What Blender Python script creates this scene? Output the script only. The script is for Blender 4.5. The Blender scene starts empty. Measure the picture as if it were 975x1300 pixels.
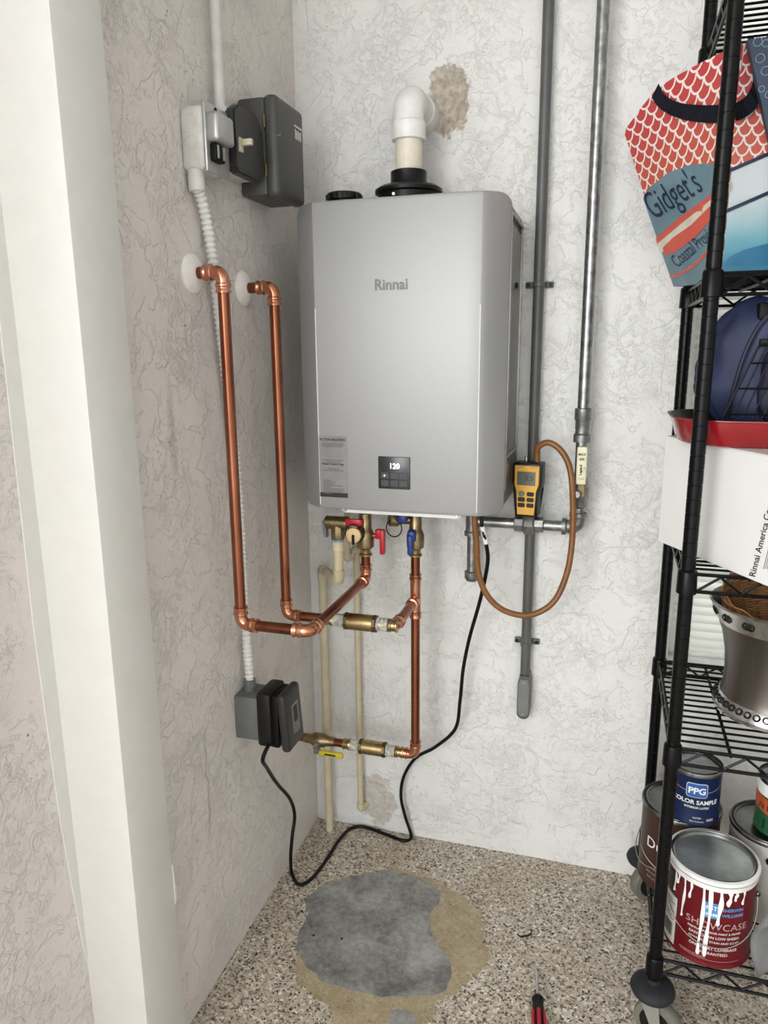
import bpy, bmesh, math, random
from mathutils import Vector, Matrix
random.seed(7)
scn = bpy.context.scene
COL = scn.collection

# ------------------------------------------------------------------ camera
F_PX, W_PX, H_PX = 938.57, 975.0, 1300.0
TH, RO, YA = math.radians(12.659), math.radians(-0.527), math.radians(-16.855)
fw = Vector((math.sin(YA)*math.cos(TH), math.cos(YA)*math.cos(TH), -math.sin(TH)))
r0 = Vector((math.cos(YA), -math.sin(YA), 0)); u0 = r0.cross(fw)
CR = r0*math.cos(RO) + u0*math.sin(RO); CU = -r0*math.sin(RO) + u0*math.cos(RO)
CAM = Vector((0.7773, -1.8458, 1.3988))
cd = bpy.data.cameras.new('camera'); cam = bpy.data.objects.new('camera', cd); COL.objects.link(cam)
cd.sensor_fit = 'VERTICAL'; cd.sensor_height = 36; cd.sensor_width = 36; cd.lens = F_PX/H_PX*36
cd.clip_start = 0.02
cam.matrix_world = Matrix(((CR.x, CU.x, -fw.x, CAM.x), (CR.y, CU.y, -fw.y, CAM.y), (CR.z, CU.z, -fw.z, CAM.z), (0, 0, 0, 1)))
scn.camera = cam

# ------------------------------------------------------------------ light
w = bpy.data.worlds.new('sky'); scn.world = w; w.use_nodes = True
bg = w.node_tree.nodes['Background']; bg.inputs[0].default_value = (0.90, 0.95, 1.0, 1); bg.inputs[1].default_value = 2.4
def area_light(name, loc, target, sx, sy, power, col):
    l = bpy.data.lights.new(name, 'AREA'); l.shape = 'RECTANGLE'; l.size = sx; l.size_y = sy; l.energy = power; l.color = col
    o = bpy.data.objects.new(name, l); COL.objects.link(o); o.location = loc
    o.rotation_euler = (Vector(target)-Vector(loc)).to_track_quat('-Z', 'Y').to_euler(); return o
area_light('garage_door_daylight', (-0.45, -4.4, 2.1), (0.55, 0, 1.1), 2.0, 2.2, 114, (1.0, 0.99, 0.975))
scn.view_settings.view_transform = 'Standard'; scn.view_settings.look = 'None'
scn.view_settings.exposure = 0.08; scn.view_settings.gamma = 1.0; scn.view_settings.use_curve_mapping = False

# ------------------------------------------------------------------ pixel -> point on a known plane
def ray(px, py): return CR*((px-W_PX/2)/F_PX) + CU*(-(py-H_PX/2)/F_PX) + fw
def hit(px, py, ax, v):
    r = ray(px, py); return CAM + r*((v-CAM[ax])/r[ax])
def hx(px, py, v=0.0): return hit(px, py, 0, v)
def hy(px, py, v=0.0): return hit(px, py, 1, v)
def hz(px, py, v=0.0): return hit(px, py, 2, v)
V = Vector

# ------------------------------------------------------------------ materials
MATS = {}
class NT:
    def __init__(s, m): s.t = m.node_tree; s.n = s.t.nodes; s.l = s.t.links
    def add(s, typ, **kw):
        n = s.n.new(typ)
        for k, v in kw.items():
            if hasattr(n, k) and not k[0].isupper(): setattr(n, k, v)
        return n
    def link(s, a, b): s.l.new(a, b)
    def math(s, op, a, b=None, c=None, clamp=False):
        n = s.n.new('ShaderNodeMath'); n.operation = op; n.use_clamp = clamp
        for i, v in enumerate((a, b, c)):
            if v is None: continue
            if isinstance(v, (int, float)): n.inputs[i].default_value = v
            else: s.link(v, n.inputs[i])
        return n.outputs[0]
    def ramp(s, fac, stops, interp='LINEAR'):
        n = s.n.new('ShaderNodeValToRGB'); n.color_ramp.interpolation = interp
        e = n.color_ramp.elements
        while len(e) < len(stops): e.new(0.5)
        for el, (p, c) in zip(e, stops):
            el.position = p; el.color = (*c, 1) if len(c) == 3 else c
        s.link(fac, n.inputs[0]); return n.outputs[0]
    def mix(s, fac, a, b):
        n = s.n.new('ShaderNodeMix'); n.data_type = 'RGBA'
        if isinstance(fac, (int, float)): n.inputs[0].default_value = fac
        else: s.link(fac, n.inputs[0])
        for i, v in ((6, a), (7, b)):
            if isinstance(v, tuple): n.inputs[i].default_value = (*v, 1)
            else: s.link(v, n.inputs[i])
        return n.outputs[2]
    def noise(s, co, scale, detail=2, rough=0.5, dist=0.0):
        n = s.n.new('ShaderNodeTexNoise'); n.inputs['Scale'].default_value = scale; n.inputs['Detail'].default_value = detail
        n.inputs['Roughness'].default_value = rough; n.inputs['Distortion'].default_value = dist
        if co is not None: s.link(co, n.inputs['Vector'])
        return n.outputs['Fac']
    def voronoi(s, co, scale, feature='F1'):
        n = s.n.new('ShaderNodeTexVoronoi'); n.feature = feature; n.inputs['Scale'].default_value = scale
        if co is not None: s.link(co, n.inputs['Vector'])
        return n
    def bump(s, h, strength=0.3, dist=0.01):
        n = s.n.new('ShaderNodeBump'); n.inputs['Strength'].default_value = strength; n.inputs['Distance'].default_value = dist
        s.link(h, n.inputs['Height']); return n.outputs[0]

def new_mat(name):
    m = bpy.data.materials.new(name); m.use_nodes = True; MATS[name] = m
    return m, NT(m), m.node_tree.nodes['Principled BSDF']
def sc(c): # sRGB 0-255 -> linear
    return tuple(((v/255)/12.92 if v/255 <= 0.04045 else ((v/255+0.055)/1.055)**2.4) for v in c)
def mat(name, rgb, rough=0.5, metal=0.0, rgb2=None, nscale=30, ndetail=3, bump=0.0, bscale=200, emit=None, coat=0, spec=None, trans=None, stretch=None):
    m, t, b = new_mat(name)
    b.inputs['Roughness'].default_value = rough; b.inputs['Metallic'].default_value = metal
    co = t.add('ShaderNodeTexCoord').outputs['Object']
    if stretch:
        mp = t.add('ShaderNodeMapping'); mp.inputs['Scale'].default_value = stretch; t.link(co, mp.inputs[0]); co = mp.outputs[0]
    n = t.noise(co, nscale, ndetail)
    c2 = rgb2 if rgb2 else tuple(min(255, v*0.94) for v in rgb)
    t.link(t.ramp(n, [(0.35, sc(rgb)), (0.65, sc(c2))]), b.inputs['Base Color'])
    if bump: t.link(t.bump(t.noise(co, bscale, 3), bump, 0.002), b.inputs['Normal'])
    if emit: b.inputs['Emission Color'].default_value = (*sc(emit[0]), 1); b.inputs['Emission Strength'].default_value = emit[1]
    if coat: b.inputs['Coat Weight'].default_value = coat; b.inputs['Coat Roughness'].default_value = 0.15
    if spec is not None: b.inputs['Specular IOR Level'].default_value = spec
    return m

def stucco(name, rgb, amount, stain=False):
    m, t, b = new_mat(name)
    co = t.add('ShaderNodeTexCoord').outputs['Object']
    n1 = t.noise(co, 13, 6, 0.62, 0.5)
    plate = t.ramp(n1, [(0.455, (0, 0, 0)), (0.49, (1, 1, 1))])
    n2 = t.noise(co, 26, 5, 0.6, 0.8)
    worm = t.math('SUBTRACT', 1.0, t.math('MULTIPLY', t.math('ABSOLUTE', t.math('SUBTRACT', n2, 0.5)), 30), clamp=True)
    n3 = t.noise(co, 6, 2)
    area = t.ramp(n3, [(0.48, (0.0,)*3), (0.66, (1, 1, 1))])
    med = t.noise(co, 62, 4, 0.6, 0.4)
    knob = t.math('MULTIPLY', t.ramp(med, [(0.52, (0, 0, 0)), (0.60, (1, 1, 1))]), t.ramp(t.noise(co, 8, 2), [(0.4, (0.1,)*3), (0.6, (1, 1, 1))]))
    fine = t.noise(co, 150, 4, 0.6)
    h = t.math('ADD', t.math('MULTIPLY', plate, 0.42), t.math('MULTIPLY', t.math('MULTIPLY', worm, area), 0.32))
    h = t.math('ADD', h, t.math('MULTIPLY', knob, 0.38))
    h = t.math('ADD', h, t.math('MULTIPLY', fine, 0.16))
    t.link(t.bump(h, amount, 0.006), b.inputs['Normal'])
    big = t.noise(co, 3, 3)
    col = t.ramp(big, [(0.3, sc(rgb)), (0.7, sc(tuple(v*0.97 for v in rgb)))])
    if stain:
        def blob(cx, cz, rx, rz, k, wob=9):
            sx = t.add('ShaderNodeSeparateXYZ'); t.link(co, sx.inputs[0])
            ax = 'XZ'
            dx = t.math('DIVIDE', t.math('SUBTRACT', sx.outputs['X'], cx), rx)
            dz = t.math('DIVIDE', t.math('SUBTRACT', sx.outputs['Z'], cz), rz)
            d = t.math('SQRT', t.math('ADD', t.math('MULTIPLY', dx, dx), t.math('MULTIPLY', dz, dz)))
            d = t.math('ADD', d, t.math('MULTIPLY', t.math('SUBTRACT', t.noise(co, 26, 5, 0.65), 0.5), 1.5))
            return t.math('MULTIPLY', t.math('SUBTRACT', 1.0, t.math('MULTIPLY', t.math('SUBTRACT', d, 0.85), 9), clamp=True), k)
        mort = t.ramp(t.noise(co, 60, 4), [(0.35, sc((150, 136, 118))), (0.65, sc((188, 178, 163)))])
        col = t.mix(blob(0.385, 1.955, 0.055, 0.085, 0.9), col, mort)
        col = t.mix(blob(0.19, 0.10, 0.058, 0.085, 0.6), col, mort)
    else:
        sp = t.voronoi(co, 9); dirt = t.math('LESS_THAN', sp.outputs['Distance'], 0.022)
        sx = t.add('ShaderNodeSeparateXYZ'); t.link(co, sx.inputs[0])
        col = t.mix(t.math('MULTIPLY', dirt, 0.8), col, sc((90, 80, 70)))
        def streak(yc, z0, z1, wd, k, c):
            n_ = t.math('MULTIPLY', t.math('SUBTRACT', t.noise(co, 20, 4, 0.6), 0.5), 0.05)
            dy = t.math('ABSOLUTE', t.math('ADD', t.math('SUBTRACT', sx.outputs['Y'], yc), n_))
            a_ = t.math('SUBTRACT', 1.0, t.math('DIVIDE', dy, wd), clamp=True)
            zz = t.math('MULTIPLY', t.math('SUBTRACT', sx.outputs['Z'], z0), t.math('SUBTRACT', z1, sx.outputs['Z']))
            zz = t.math('MULTIPLY', zz, 4.0/(z1-z0)**2, clamp=True)
            return t.mix(t.math('MULTIPLY', t.math('MULTIPLY', a_, zz), k), col, sc(c))
        col = streak(-0.640, 1.12, 1.36, 0.014, 0.45, (150, 120, 88))
        col = streak(-0.60, 0.34, 0.62, 0.006, 0.6, (120, 108, 96))
    t.link(col, b.inputs['Base Color']); b.inputs['Roughness'].default_value = 0.55
    b.inputs['Specular IOR Level'].default_value = 0.35
    return m
M_WALL = stucco('stucco_white', (227, 226, 222), 0.66, True)
M_WALLL = stucco('stucco_left', (224, 217, 211), 0.75)
M_SMOOTH = mat('smooth_plaster', (222, 220, 215), 0.45, rgb2=(219, 217, 212), bump=0.12, bscale=40)

def floor_mat(name='terrazzo', over=None):
    m, t, b = new_mat(name)
    co = t.add('ShaderNodeTexCoord').outputs['Object']
    wob = t.add('ShaderNodeTexNoise'); wob.inputs['Scale'].default_value = 90; t.link(co, wob.inputs['Vector'])
    vm = t.add('ShaderNodeVectorMath'); vm.operation = 'MULTIPLY_ADD'; t.link(wob.outputs['Color'], vm.inputs[0])
    vm.inputs[1].default_value = (0.012,)*3; t.link(co, vm.inputs[2])
    v1 = t.voronoi(vm.outputs[0], 185); v2 = t.voronoi(vm.outputs[0], 250)
    sep1 = t.add('ShaderNodeSeparateColor'); t.link(v1.outputs['Color'], sep1.inputs[0])
    sep2 = t.add('ShaderNodeSeparateColor'); t.link(v2.outputs['Color'], sep2.inputs[0])
    c1 = t.ramp(sep1.outputs[0], [(0.0, sc((120, 108, 96))), (0.08, sc((172, 160, 143))), (0.32, sc((194, 184, 168))), (0.6, sc((182, 170, 152))), (0.80, sc((212, 205, 192))), (0.94, sc((230, 226, 216)))], 'CONSTANT')
    c2 = t.ramp(sep2.outputs[0], [(0.0, sc((50, 45, 41))), (0.09, sc((128, 114, 99)))], 'CONSTANT')
    f2 = t.math('LESS_THAN', sep2.outputs[0], 0.18)
    big = t.noise(co, 5, 3)
    col = t.mix(f2, c1, c2)
    col = t.mix(t.math('MULTIPLY', t.math('SUBTRACT', big, 0.45, clamp=True), 1.2, clamp=True), col, sc((150, 135, 112)))
    if over:
        k_ = t.ramp(t.noise(co, 28, 6, 0.65), [(0.3, (0.62,)*3), (0.6, (0.9,)*3)])
        col = t.mix(k_, col, t.ramp(t.noise(co, 16, 8, 0.6), [(0.35, sc(over[0])), (0.65, sc(over[1]))]))
    t.link(col, b.inputs['Base Color']); b.inputs['Roughness'].default_value = 0.42
    t.link(t.bump(t.math('ADD', sep1.outputs[1], t.noise(co, 60, 3)), 0.12, 0.002), b.inputs['Normal'])
    return m
M_FLOOR = floor_mat()
def concrete():
    m, t, b = new_mat('bare_concrete'); co = t.add('ShaderNodeTexCoord').outputs['Object']
    big = t.noise(co, 9, 6, 0.6, 0.4); fine = t.noise(co, 70, 8, 0.7); sp = t.voronoi(co, 60)
    f = t.math('ADD', t.math('MULTIPLY', big, 0.6), t.math('MULTIPLY', fine, 0.4))
    col = t.ramp(f, [(0.38, sc((98, 97, 95))), (0.5, sc((134, 134, 130))), (0.62, sc((166, 166, 161)))])
    col = t.mix(t.math('MULTIPLY', t.math('LESS_THAN', sp.outputs['Distance'], 0.07), 0.8), col, sc((206, 202, 190)))
    t.link(col, b.inputs['Base Color']); b.inputs['Roughness'].default_value = 0.7
    t.link(t.bump(fine, 0.15, 0.002), b.inputs['Normal']); return m
M_CONC = concrete()
M_GLUE = floor_mat('old_adhesive', ((152, 136, 104), (176, 160, 126)))

M_SILVER = mat('silver_paint', (160, 160, 160), 0.5, metal=0.52, rgb2=(157, 157, 157), nscale=300)
M_SILVER_D = mat('grey_side_steel', (150, 147, 142), 0.32, metal=0.8)
M_BLACKP = mat('black_plastic', (18, 18, 19), 0.4, spec=0.25)
M_BLACKM = mat('matt_black', (14, 14, 14), 0.55, spec=0.2)
M_DISPLAY = mat('display_glass', (48, 50, 52), 0.25)
M_DIGIT = mat('lit_digit', (255, 255, 255), 0.5, emit=((255, 255, 255), 1.6))
M_ICON = mat('grey_icon', (90, 92, 94), 0.4)
M_STICKER = mat('grey_sticker', (140, 140, 138), 0.5)
M_INK = mat('black_ink', (40, 38, 38), 0.6)
M_INKG = mat('grey_ink', (110, 108, 106), 0.6)
M_LOGO = mat('logo_grey', (128, 126, 120), 0.5)
M_CHROME = mat('chrome', (200, 200, 200), 0.2, metal=1.0)
M_PVCW = mat('white_pvc', (235, 234, 230), 0.35)
M_PVCC = mat('cream_pvc_pipe', (226, 218, 200), 0.4)
M_CPVC = mat('beige_cpvc', (214, 202, 168), 0.4, rgb2=(205, 192, 156))
M_CPVC2 = mat('aged_cpvc', (206, 196, 168), 0.45, rgb2=(196, 184, 152))
M_GREYPVC = mat('grey_pvc_conduit', (90, 91, 89), 0.42, rgb2=(78, 79, 78), nscale=8)
M_GALV = mat('galvanised_steel', (164, 165, 163), 0.33, metal=0.9, rgb2=(124, 125, 124), nscale=60, ndetail=5)
M_GALVF = mat('galvanised_fitting', (150, 151, 149), 0.42, metal=0.85, rgb2=(116, 117, 116), nscale=80, bump=0.1)
M_COPPER = mat('copper_pipe', (160, 102, 77), 0.26, metal=1.0, rgb2=(122, 72, 52), nscale=14, ndetail=5, stretch=(1, 1, 0.3))
M_COPPERF = mat('copper_fitting', (212, 154, 126), 0.2, metal=1.0, rgb2=(188, 122, 94), nscale=40)
M_BRASS = mat('brass', (158, 140, 106), 0.36, metal=0.95, rgb2=(124, 108, 80), nscale=50, bump=0.08)
M_BRASSB = mat('bright_brass', (188, 168, 124), 0.28, metal=1.0, rgb2=(158, 136, 94), nscale=30)
M_DBRASS = mat('dull_brass', (120, 104, 74), 0.45, metal=0.85, rgb2=(92, 80, 58), nscale=60)
M_TAPE = mat('white_thread_tape', (200, 200, 192), 0.5, rgb2=(150, 148, 136), nscale=120)
M_RED = mat('red_handle', (186, 22, 44), 0.35)
M_BLUE = mat('blue_handle', (28, 52, 128), 0.35)
M_YELH = mat('yellow_vinyl', (206, 186, 34), 0.45)
M_TAN = mat('tan_plastic', (222, 190, 138), 0.45)
M_HOSE = mat('brown_rubber_hose', (130, 84, 40), 0.42, rgb2=(118, 73, 32))
M_CORD = mat('black_cord', (12, 12, 12), 0.4, spec=0.25)
M_BOXG = mat('grey_outlet_box', (108, 110, 109), 0.5)
M_COVER = mat('charcoal_cover', (26, 25, 25), 0.45, spec=0.25)
M_LID = mat('charcoal_lid', (50, 47, 46), 0.42, spec=0.3)
M_SMOKE = mat('smoky_window', (100, 97, 95), 0.25)
M_WPAINT = mat('white_painted_metal', (214, 211, 206), 0.45, rgb2=(196, 193, 188), bump=0.1, bscale=60)
M_SPIRAL = mat('white_flex_conduit', (230, 228, 224), 0.45)
M_ESC = mat('white_escutcheon', (240, 237, 232), 0.3)
M_DEVICE = mat('silver_cover', (182, 182, 180), 0.35, metal=0.6)
def scuffed(name, rgb, scuff):
    m, t, b = new_mat(name); co = t.add('ShaderNodeTexCoord').outputs['Object']
    n = t.noise(co, 45, 6, 0.7, 0.5); k = t.ramp(n, [(0.665, (0, 0, 0)), (0.68, (1, 1, 1))])
    t.link(t.mix(k, sc(rgb), sc(scuff)), b.inputs['Base Color']); b.inputs['Roughness'].default_value = 0.45
    return m
M_DBOX = scuffed('scuffed_grey_enamel', (70, 70, 67), (176, 174, 168))
M_SWP = scuffed('scuffed_dark_plate', (42, 42, 42), (176, 174, 168))
M_TOGGLE = mat('ivory_toggle', (206, 198, 170), 0.4)
M_YEL = mat('yellow_case', (222, 168, 62), 0.45)
M_LCD = mat('lcd_screen', (92, 96, 84), 0.25)
M_GREENB = mat('green_button', (96, 118, 92), 0.4)
M_BTN = mat('dark_button', (38, 36, 33), 0.45, spec=0.3)
M_TAG = mat('cream_tag', (228, 222, 188), 0.5)
M_SHELF = mat('black_powder_coat', (9, 9, 10), 0.3, spec=0.16)
M_BUMP = mat('grey_rubber_bumper', (40, 41, 44), 0.65, spec=0.25)
M_TREAD = mat('grey_wheel_tread', (110, 108, 98), 0.6)
M_FORK = mat('zinc_fork', (168, 168, 158), 0.4, metal=0.5)
M_BLIND = None
def blind_mat():
    m, t, b = new_mat('blind_slat'); out = t.n['Material Output']
    b.inputs['Base Color'].default_value = (0.86, 0.86, 0.83, 1); b.inputs['Roughness'].default_value = 0.5
    tr = t.add('ShaderNodeBsdfTranslucent'); tr.inputs[0].default_value = (0.85, 0.85, 0.8, 1)
    mx = t.add('ShaderNodeMixShader'); mx.inputs[0].default_value = 0.55
    t.link(b.outputs[0], mx.inputs[1]); t.link(tr.outputs[0], mx.inputs[2]); t.link(mx.outputs[0], out.inputs[0]); return m
M_BLIND = blind_mat()
def glass_mat():
    m, t, b = new_mat('window_glass'); out = t.n['Material Output']
    tp = t.add('ShaderNodeBsdfTransparent'); mx = t.add('ShaderNodeMixShader'); mx.inputs[0].default_value = 0.12
    b.inputs['Roughness'].default_value = 0.05; b.inputs['Base Color'].default_value = (0.8, 0.85, 0.85, 1)
    t.link(tp.outputs[0], mx.inputs[1]); t.link(b.outputs[0], mx.inputs[2]); t.link(mx.outputs[0], out.inputs[0]); return m
M_GLASS = glass_mat()

# ------------------------------------------------------------------ mesh builder
def orth(d):
    d = d.normalized(); a = V((0, 0, 1)) if abs(d.z) < 0.9 else V((1, 0, 0))
    x = a.cross(d).normalized(); return x, d.cross(x)
class B:
    def __init__(s): s.bm = bmesh.new()
    def box(s, lo, hi, bev=0.0, seg=2, m=None):
        lo, hi = V(lo), V(hi); r = bmesh.ops.create_cube(s.bm, size=1)
        vs = r['verts']; c = (lo+hi)/2; d = hi-lo
        for v in vs: v.co = V((v.co.x*d.x, v.co.y*d.y, v.co.z*d.z)) + c
        if bev > 0:
            es = list({e for v in vs for e in v.link_edges})
            rb = bmesh.ops.bevel(s.bm, geom=es, offset=bev, segments=seg, profile=0.5, affect='EDGES')
            vs = list({v for f in rb['faces'] for v in f.verts} | {v for v in vs if v.is_valid})
        if m is not None: bmesh.ops.transform(s.bm, matrix=m, verts=[v for v in vs if v.is_valid])
        return s
    def rings(s, rings, cap=True, closed=False):
        rows = [[s.bm.verts.new(p) for p in r] for r in rings]
        n = len(rows[0]); k = len(rows)
        for i in range(k if closed else k-1):
            a, b = rows[i], rows[(i+1) % k]
            for j in range(n):
                try: s.bm.faces.new((a[j], a[(j+1) % n], b[(j+1) % n], b[j]))
                except ValueError: pass
        if cap and not closed:
            s.bm.faces.new(list(reversed(rows[0]))); s.bm.faces.new(rows[-1])
        return s
    def lathe(s, o, axis, prof, n=24, cap=True):
        o, axis = V(o), V(axis).normalized(); x, y = orth(axis)
        return s.rings([[o + axis*h + (x*math.cos(a) + y*math.sin(a))*r for a in [2*math.pi*j/n for j in range(n)]] for r, h in prof], cap)
    def cyl(s, p0, p1, r, r1=None, n=16):
        p0, p1 = V(p0), V(p1); return s.lathe(p0, p1-p0, [(r, 0), (r if r1 is None else r1, (p1-p0).length)], n)
    def cylb(s, p0, p1, r, b=0.002, n=20):
        p0, p1 = V(p0), V(p1); L = (p1-p0).length
        return s.lathe(p0, p1-p0, [(r-b, 0), (r, b), (r, L-b), (r-b, L)], n)
    def sweep(s, pts, rad, n=12, cap=True):
        pts = [V(p) for p in pts]; rr = rad if callable(rad) else (lambda i: rad)
        T = []
        for i in range(len(pts)):
            a = pts[max(0, i-1)]; b = pts[min(len(pts)-1, i+1)]; T.append((b-a).normalized())
        x, y = orth(T[0]); rings = []
        for i, p in enumerate(pts):
            if i:
                q = T[i-1].rotation_difference(T[i]); x = q @ x
                x = (x - T[i]*x.dot(T[i])).normalized()
            y = T[i].cross(x); r = rr(i)
            rings.append([p + (x*math.cos(a) + y*math.sin(a))*r for a in [2*math.pi*j/n for j in range(n)]])
        return s.rings(rings, cap)
    def torus(s, c, axis, R, r, n=24, k=8, sx=1.0):
        c, axis = V(c), V(axis).normalized(); x, y = orth(axis); rows = []
        for i in range(n):
            a = 2*math.pi*i/n; d = x*math.cos(a)*sx + y*math.sin(a)
            rows.append([c + d*R + (d.normalized()*math.cos(b) + axis*math.sin(b))*r for b in [2*math.pi*j/k for j in range(k)]])
        return s.rings(rows, closed=True)
    def sphere(s, c, r, n=12):
        m = Matrix.Translation(V(c)) @ Matrix.Diagonal((r if isinstance(r, tuple) else (r, r, r))+(1,)) if isinstance(r, tuple) else Matrix.Translation(V(c)) @ Matrix.Scale(r, 4)
        bmesh.ops.create_uvsphere(s.bm, u_segments=n, v_segments=n//2+2, radius=1, matrix=m); return s
    def prism(s, pts, d):
        """closed 3D outline pts extruded by vector d"""
        d = V(d); a = [s.bm.verts.new(V(p)) for p in pts]; b = [s.bm.verts.new(V(p)+d) for p in pts]
        n = len(a); s.bm.faces.new(a); s.bm.faces.new(list(reversed(b)))
        for i in range(n): s.bm.faces.new((a[(i+1) % n], a[i], b[i], b[(i+1) % n]))
        return s
    def grid(s, fn, nu, nv, uv=False):
        rows = [[s.bm.verts.new(fn(i/nu, j/nv)) for j in range(nv+1)] for i in range(nu+1)]
        lay = s.bm.loops.layers.uv.verify() if uv else None
        for i in range(nu):
            for j in range(nv):
                f = s.bm.faces.new((rows[i][j], rows[i+1][j], rows[i+1][j+1], rows[i][j+1]))
                if uv:
                    for lp, (a, b) in zip(f.loops, ((i, j), (i+1, j), (i+1, j+1), (i, j+1))): lp[lay].uv = (a/nu, b/nv)
        return s
    def obj(s, name, m, parent=None, smooth=35, origin=None, recalc=True):
        if recalc: bmesh.ops.recalc_face_normals(s.bm, faces=s.bm.faces)
        if parent is not None: o0 = world_of(parent)
        elif origin is not None: o0 = V(origin)
        else:
            cs = [v.co for v in s.bm.verts]
            o0 = V((sum(c.x for c in cs)/len(cs), sum(c.y for c in cs)/len(cs), min(c.z for c in cs)))
        for v in s.bm.verts: v.co -= o0
        if smooth:
            ang = math.radians(smooth)
            for f in s.bm.faces: f.smooth = True
            for e in s.bm.edges:
                if len(e.link_faces) == 2 and e.calc_face_angle(0) > ang: e.smooth = False
        me = bpy.data.meshes.new(name); s.bm.to_mesh(me); s.bm.free()
        me.materials.append(m)
        o = bpy.data.objects.new(name, me); COL.objects.link(o)
        if parent is not None: o.parent = parent
        else: o.location = o0
        return o
def world_of(o):
    p = V((0, 0, 0))
    while o is not None: p += o.location; o = o.parent
    return p
def inst(o, off, parent=None):
    c = o.copy(); COL.objects.link(c); c.location = o.location + V(off)
    if parent is not None: c.parent = parent
    return c
def tag(o, label, cat, group=None):
    o['label'] = label; o['category'] = cat
    if group: o['group'] = group
    return o
def thing(name, loc, label, cat, group=None):
    o = bpy.data.objects.new(name, None); COL.objects.link(o); o.location = V(loc); o.empty_display_size = 0.05
    return tag(o, label, cat, group)
def struct(o):
    o['kind'] = 'structure'; return o

def fillet(pts, rad, n=8):
    pts = [V(p) for p in pts]; out = [pts[0]]
    for i in range(1, len(pts)-1):
        a, b, c = pts[i-1], pts[i], pts[i+1]; d1 = (a-b).normalized(); d2 = (c-b).normalized()
        ang = d1.angle(d2)
        if ang > 3.05: out.append(b); continue
        t = min(rad/math.tan(ang/2), (a-b).length*0.49, (c-b).length*0.49)
        p1, p2 = b+d1*t, b+d2*t
        R = t*math.tan(ang/2); cen = b + (d1+d2).normalized()*(R/math.sin(ang/2))
        for k in range(n+1):
            f = k/n; out.append(cen + (p1-cen).normalized().slerp((p2-cen).normalized(), f)*R)
    out.append(pts[-1]); return out
def catmull(pts, n=10):
    pts = [V(p) for p in pts]; P = [pts[0]*2-pts[1]] + pts + [pts[-1]*2-pts[-2]]; out = []
    for i in range(1, len(P)-2):
        a, b, c, d = P[i-1:i+3]
        for k in range(n):
            t = k/n; out.append(0.5*((2*b) + (c-a)*t + (2*a-5*b+4*c-d)*t*t + (3*b-a-3*c+d)*t**3))
    out.append(pts[-1]); return out

def text_pts(body, size, spacing=1.0, bold=0.0):
    """text as triangles in 2D, centred in x on 0, baseline 0"""
    cu = bpy.data.curves.new('lettering', 'FONT'); cu.body = body; cu.size = size; cu.align_x = 'CENTER'; cu.space_character = spacing
    cu.resolution_u = 3; cu.offset = bold*0.55
    o = bpy.data.objects.new('lettering', cu); COL.objects.link(o)
    me = bpy.data.meshes.new_from_object(o)
    vs = [v.co.copy() for v in me.vertices]; fs = [list(p.vertices) for p in me.polygons]
    bpy.data.objects.remove(o); bpy.data.curves.remove(cu); bpy.data.meshes.remove(me)
    return vs, fs
def lettering(name, body, size, mapf, m, parent, spacing=1.0, shear=0.0, bold=0.0):
    """mapf(x, y) -> world point; letters follow that surface"""
    vs, fs = text_pts(body, size, spacing, bold); b = B()
    bv = [b.bm.verts.new(mapf(v.x + shear*v.y, v.y)) for v in vs]
    for f in fs:
        try: b.bm.faces.new([bv[i] for i in f])
        except ValueError: pass
    return b.obj(name, m, parent, smooth=0, recalc=False)
def patch(name, mapf, x0, x1, y0, y1, m, parent, nu=6, nv=2):
    b = B(); b.grid(lambda u, v: mapf(x0+(x1-x0)*u, y0+(y1-y0)*v), nu, nv)
    return b.obj(name, m, parent, smooth=0, recalc=False)

def poly2(nm, P, mapf, m, par, uvf=None, cuts=3):
    """flat outline in picture space, tessellated and laid on the surface mapf"""
    b = B(); vs = [b.bm.verts.new((p[0], p[1], 0)) for p in P]; es_ = [b.bm.edges.new((vs[i], vs[(i+1) % len(vs)])) for i in range(len(vs))]
    bmesh.ops.triangle_fill(b.bm, use_beauty=True, use_dissolve=False, edges=es_)
    if cuts: bmesh.ops.subdivide_edges(b.bm, edges=list(b.bm.edges), cuts=cuts, use_grid_fill=True); bmesh.ops.triangulate(b.bm, faces=list(b.bm.faces))
    if uvf:
        lay = b.bm.loops.layers.uv.verify()
        for f in b.bm.faces:
            for lp in f.loops: lp[lay].uv = uvf(lp.vert.co.x, lp.vert.co.y)
    for v in b.bm.verts: v.co = mapf(v.co.x, v.co.y)
    return b.obj(nm, m, par, smooth=60, recalc=False)

# ================================================================== SETTING
XR, YF, ZC = 2.15, -4.6, 2.62
WX0, WX1, WZ0, WZ1 = 0.952, 1.80, 0.615, 2.16
b = B().box((-0.3, YF, -0.1), (XR+0.1, 0.15, 0))
floor = struct(b.obj('floor', M_FLOOR, origin=(0, 0, 0), smooth=0))
b = B()
b.box((-0.2, 0, 0), (WX0, 0.14, ZC)); b.box((WX1, 0, 0), (XR+0.1, 0.14, ZC))
b.box((WX0, 0, 0), (WX1, 0.14, WZ0)); b.box((WX0, 0, WZ1), (WX1, 0.14, ZC))
wall_back = struct(b.obj('wall_back', M_WALL, origin=(0, 0, 0), smooth=0))
PX, PYF, PYN, NX = 0.04, -0.805, -0.918, -0.076
wall_left = struct(B().box((-0.2, PYF-0.05, 0), (0, 0.0, ZC)).obj('wall_left', M_WALLL, origin=(0, 0, 0), smooth=0))
b = B().box((-0.2, PYN, 0), (PX, PYF, ZC), 0.003, 2)
struct(b.obj('trim_1', M_SMOOTH, origin=(0, 0, 0), smooth=40))
struct(B().box((-0.3, -1.75, 0), (NX, PYN, ZC)).obj('wall_entry', M_WALLL, origin=(0, 0, 0), smooth=0))
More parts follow.
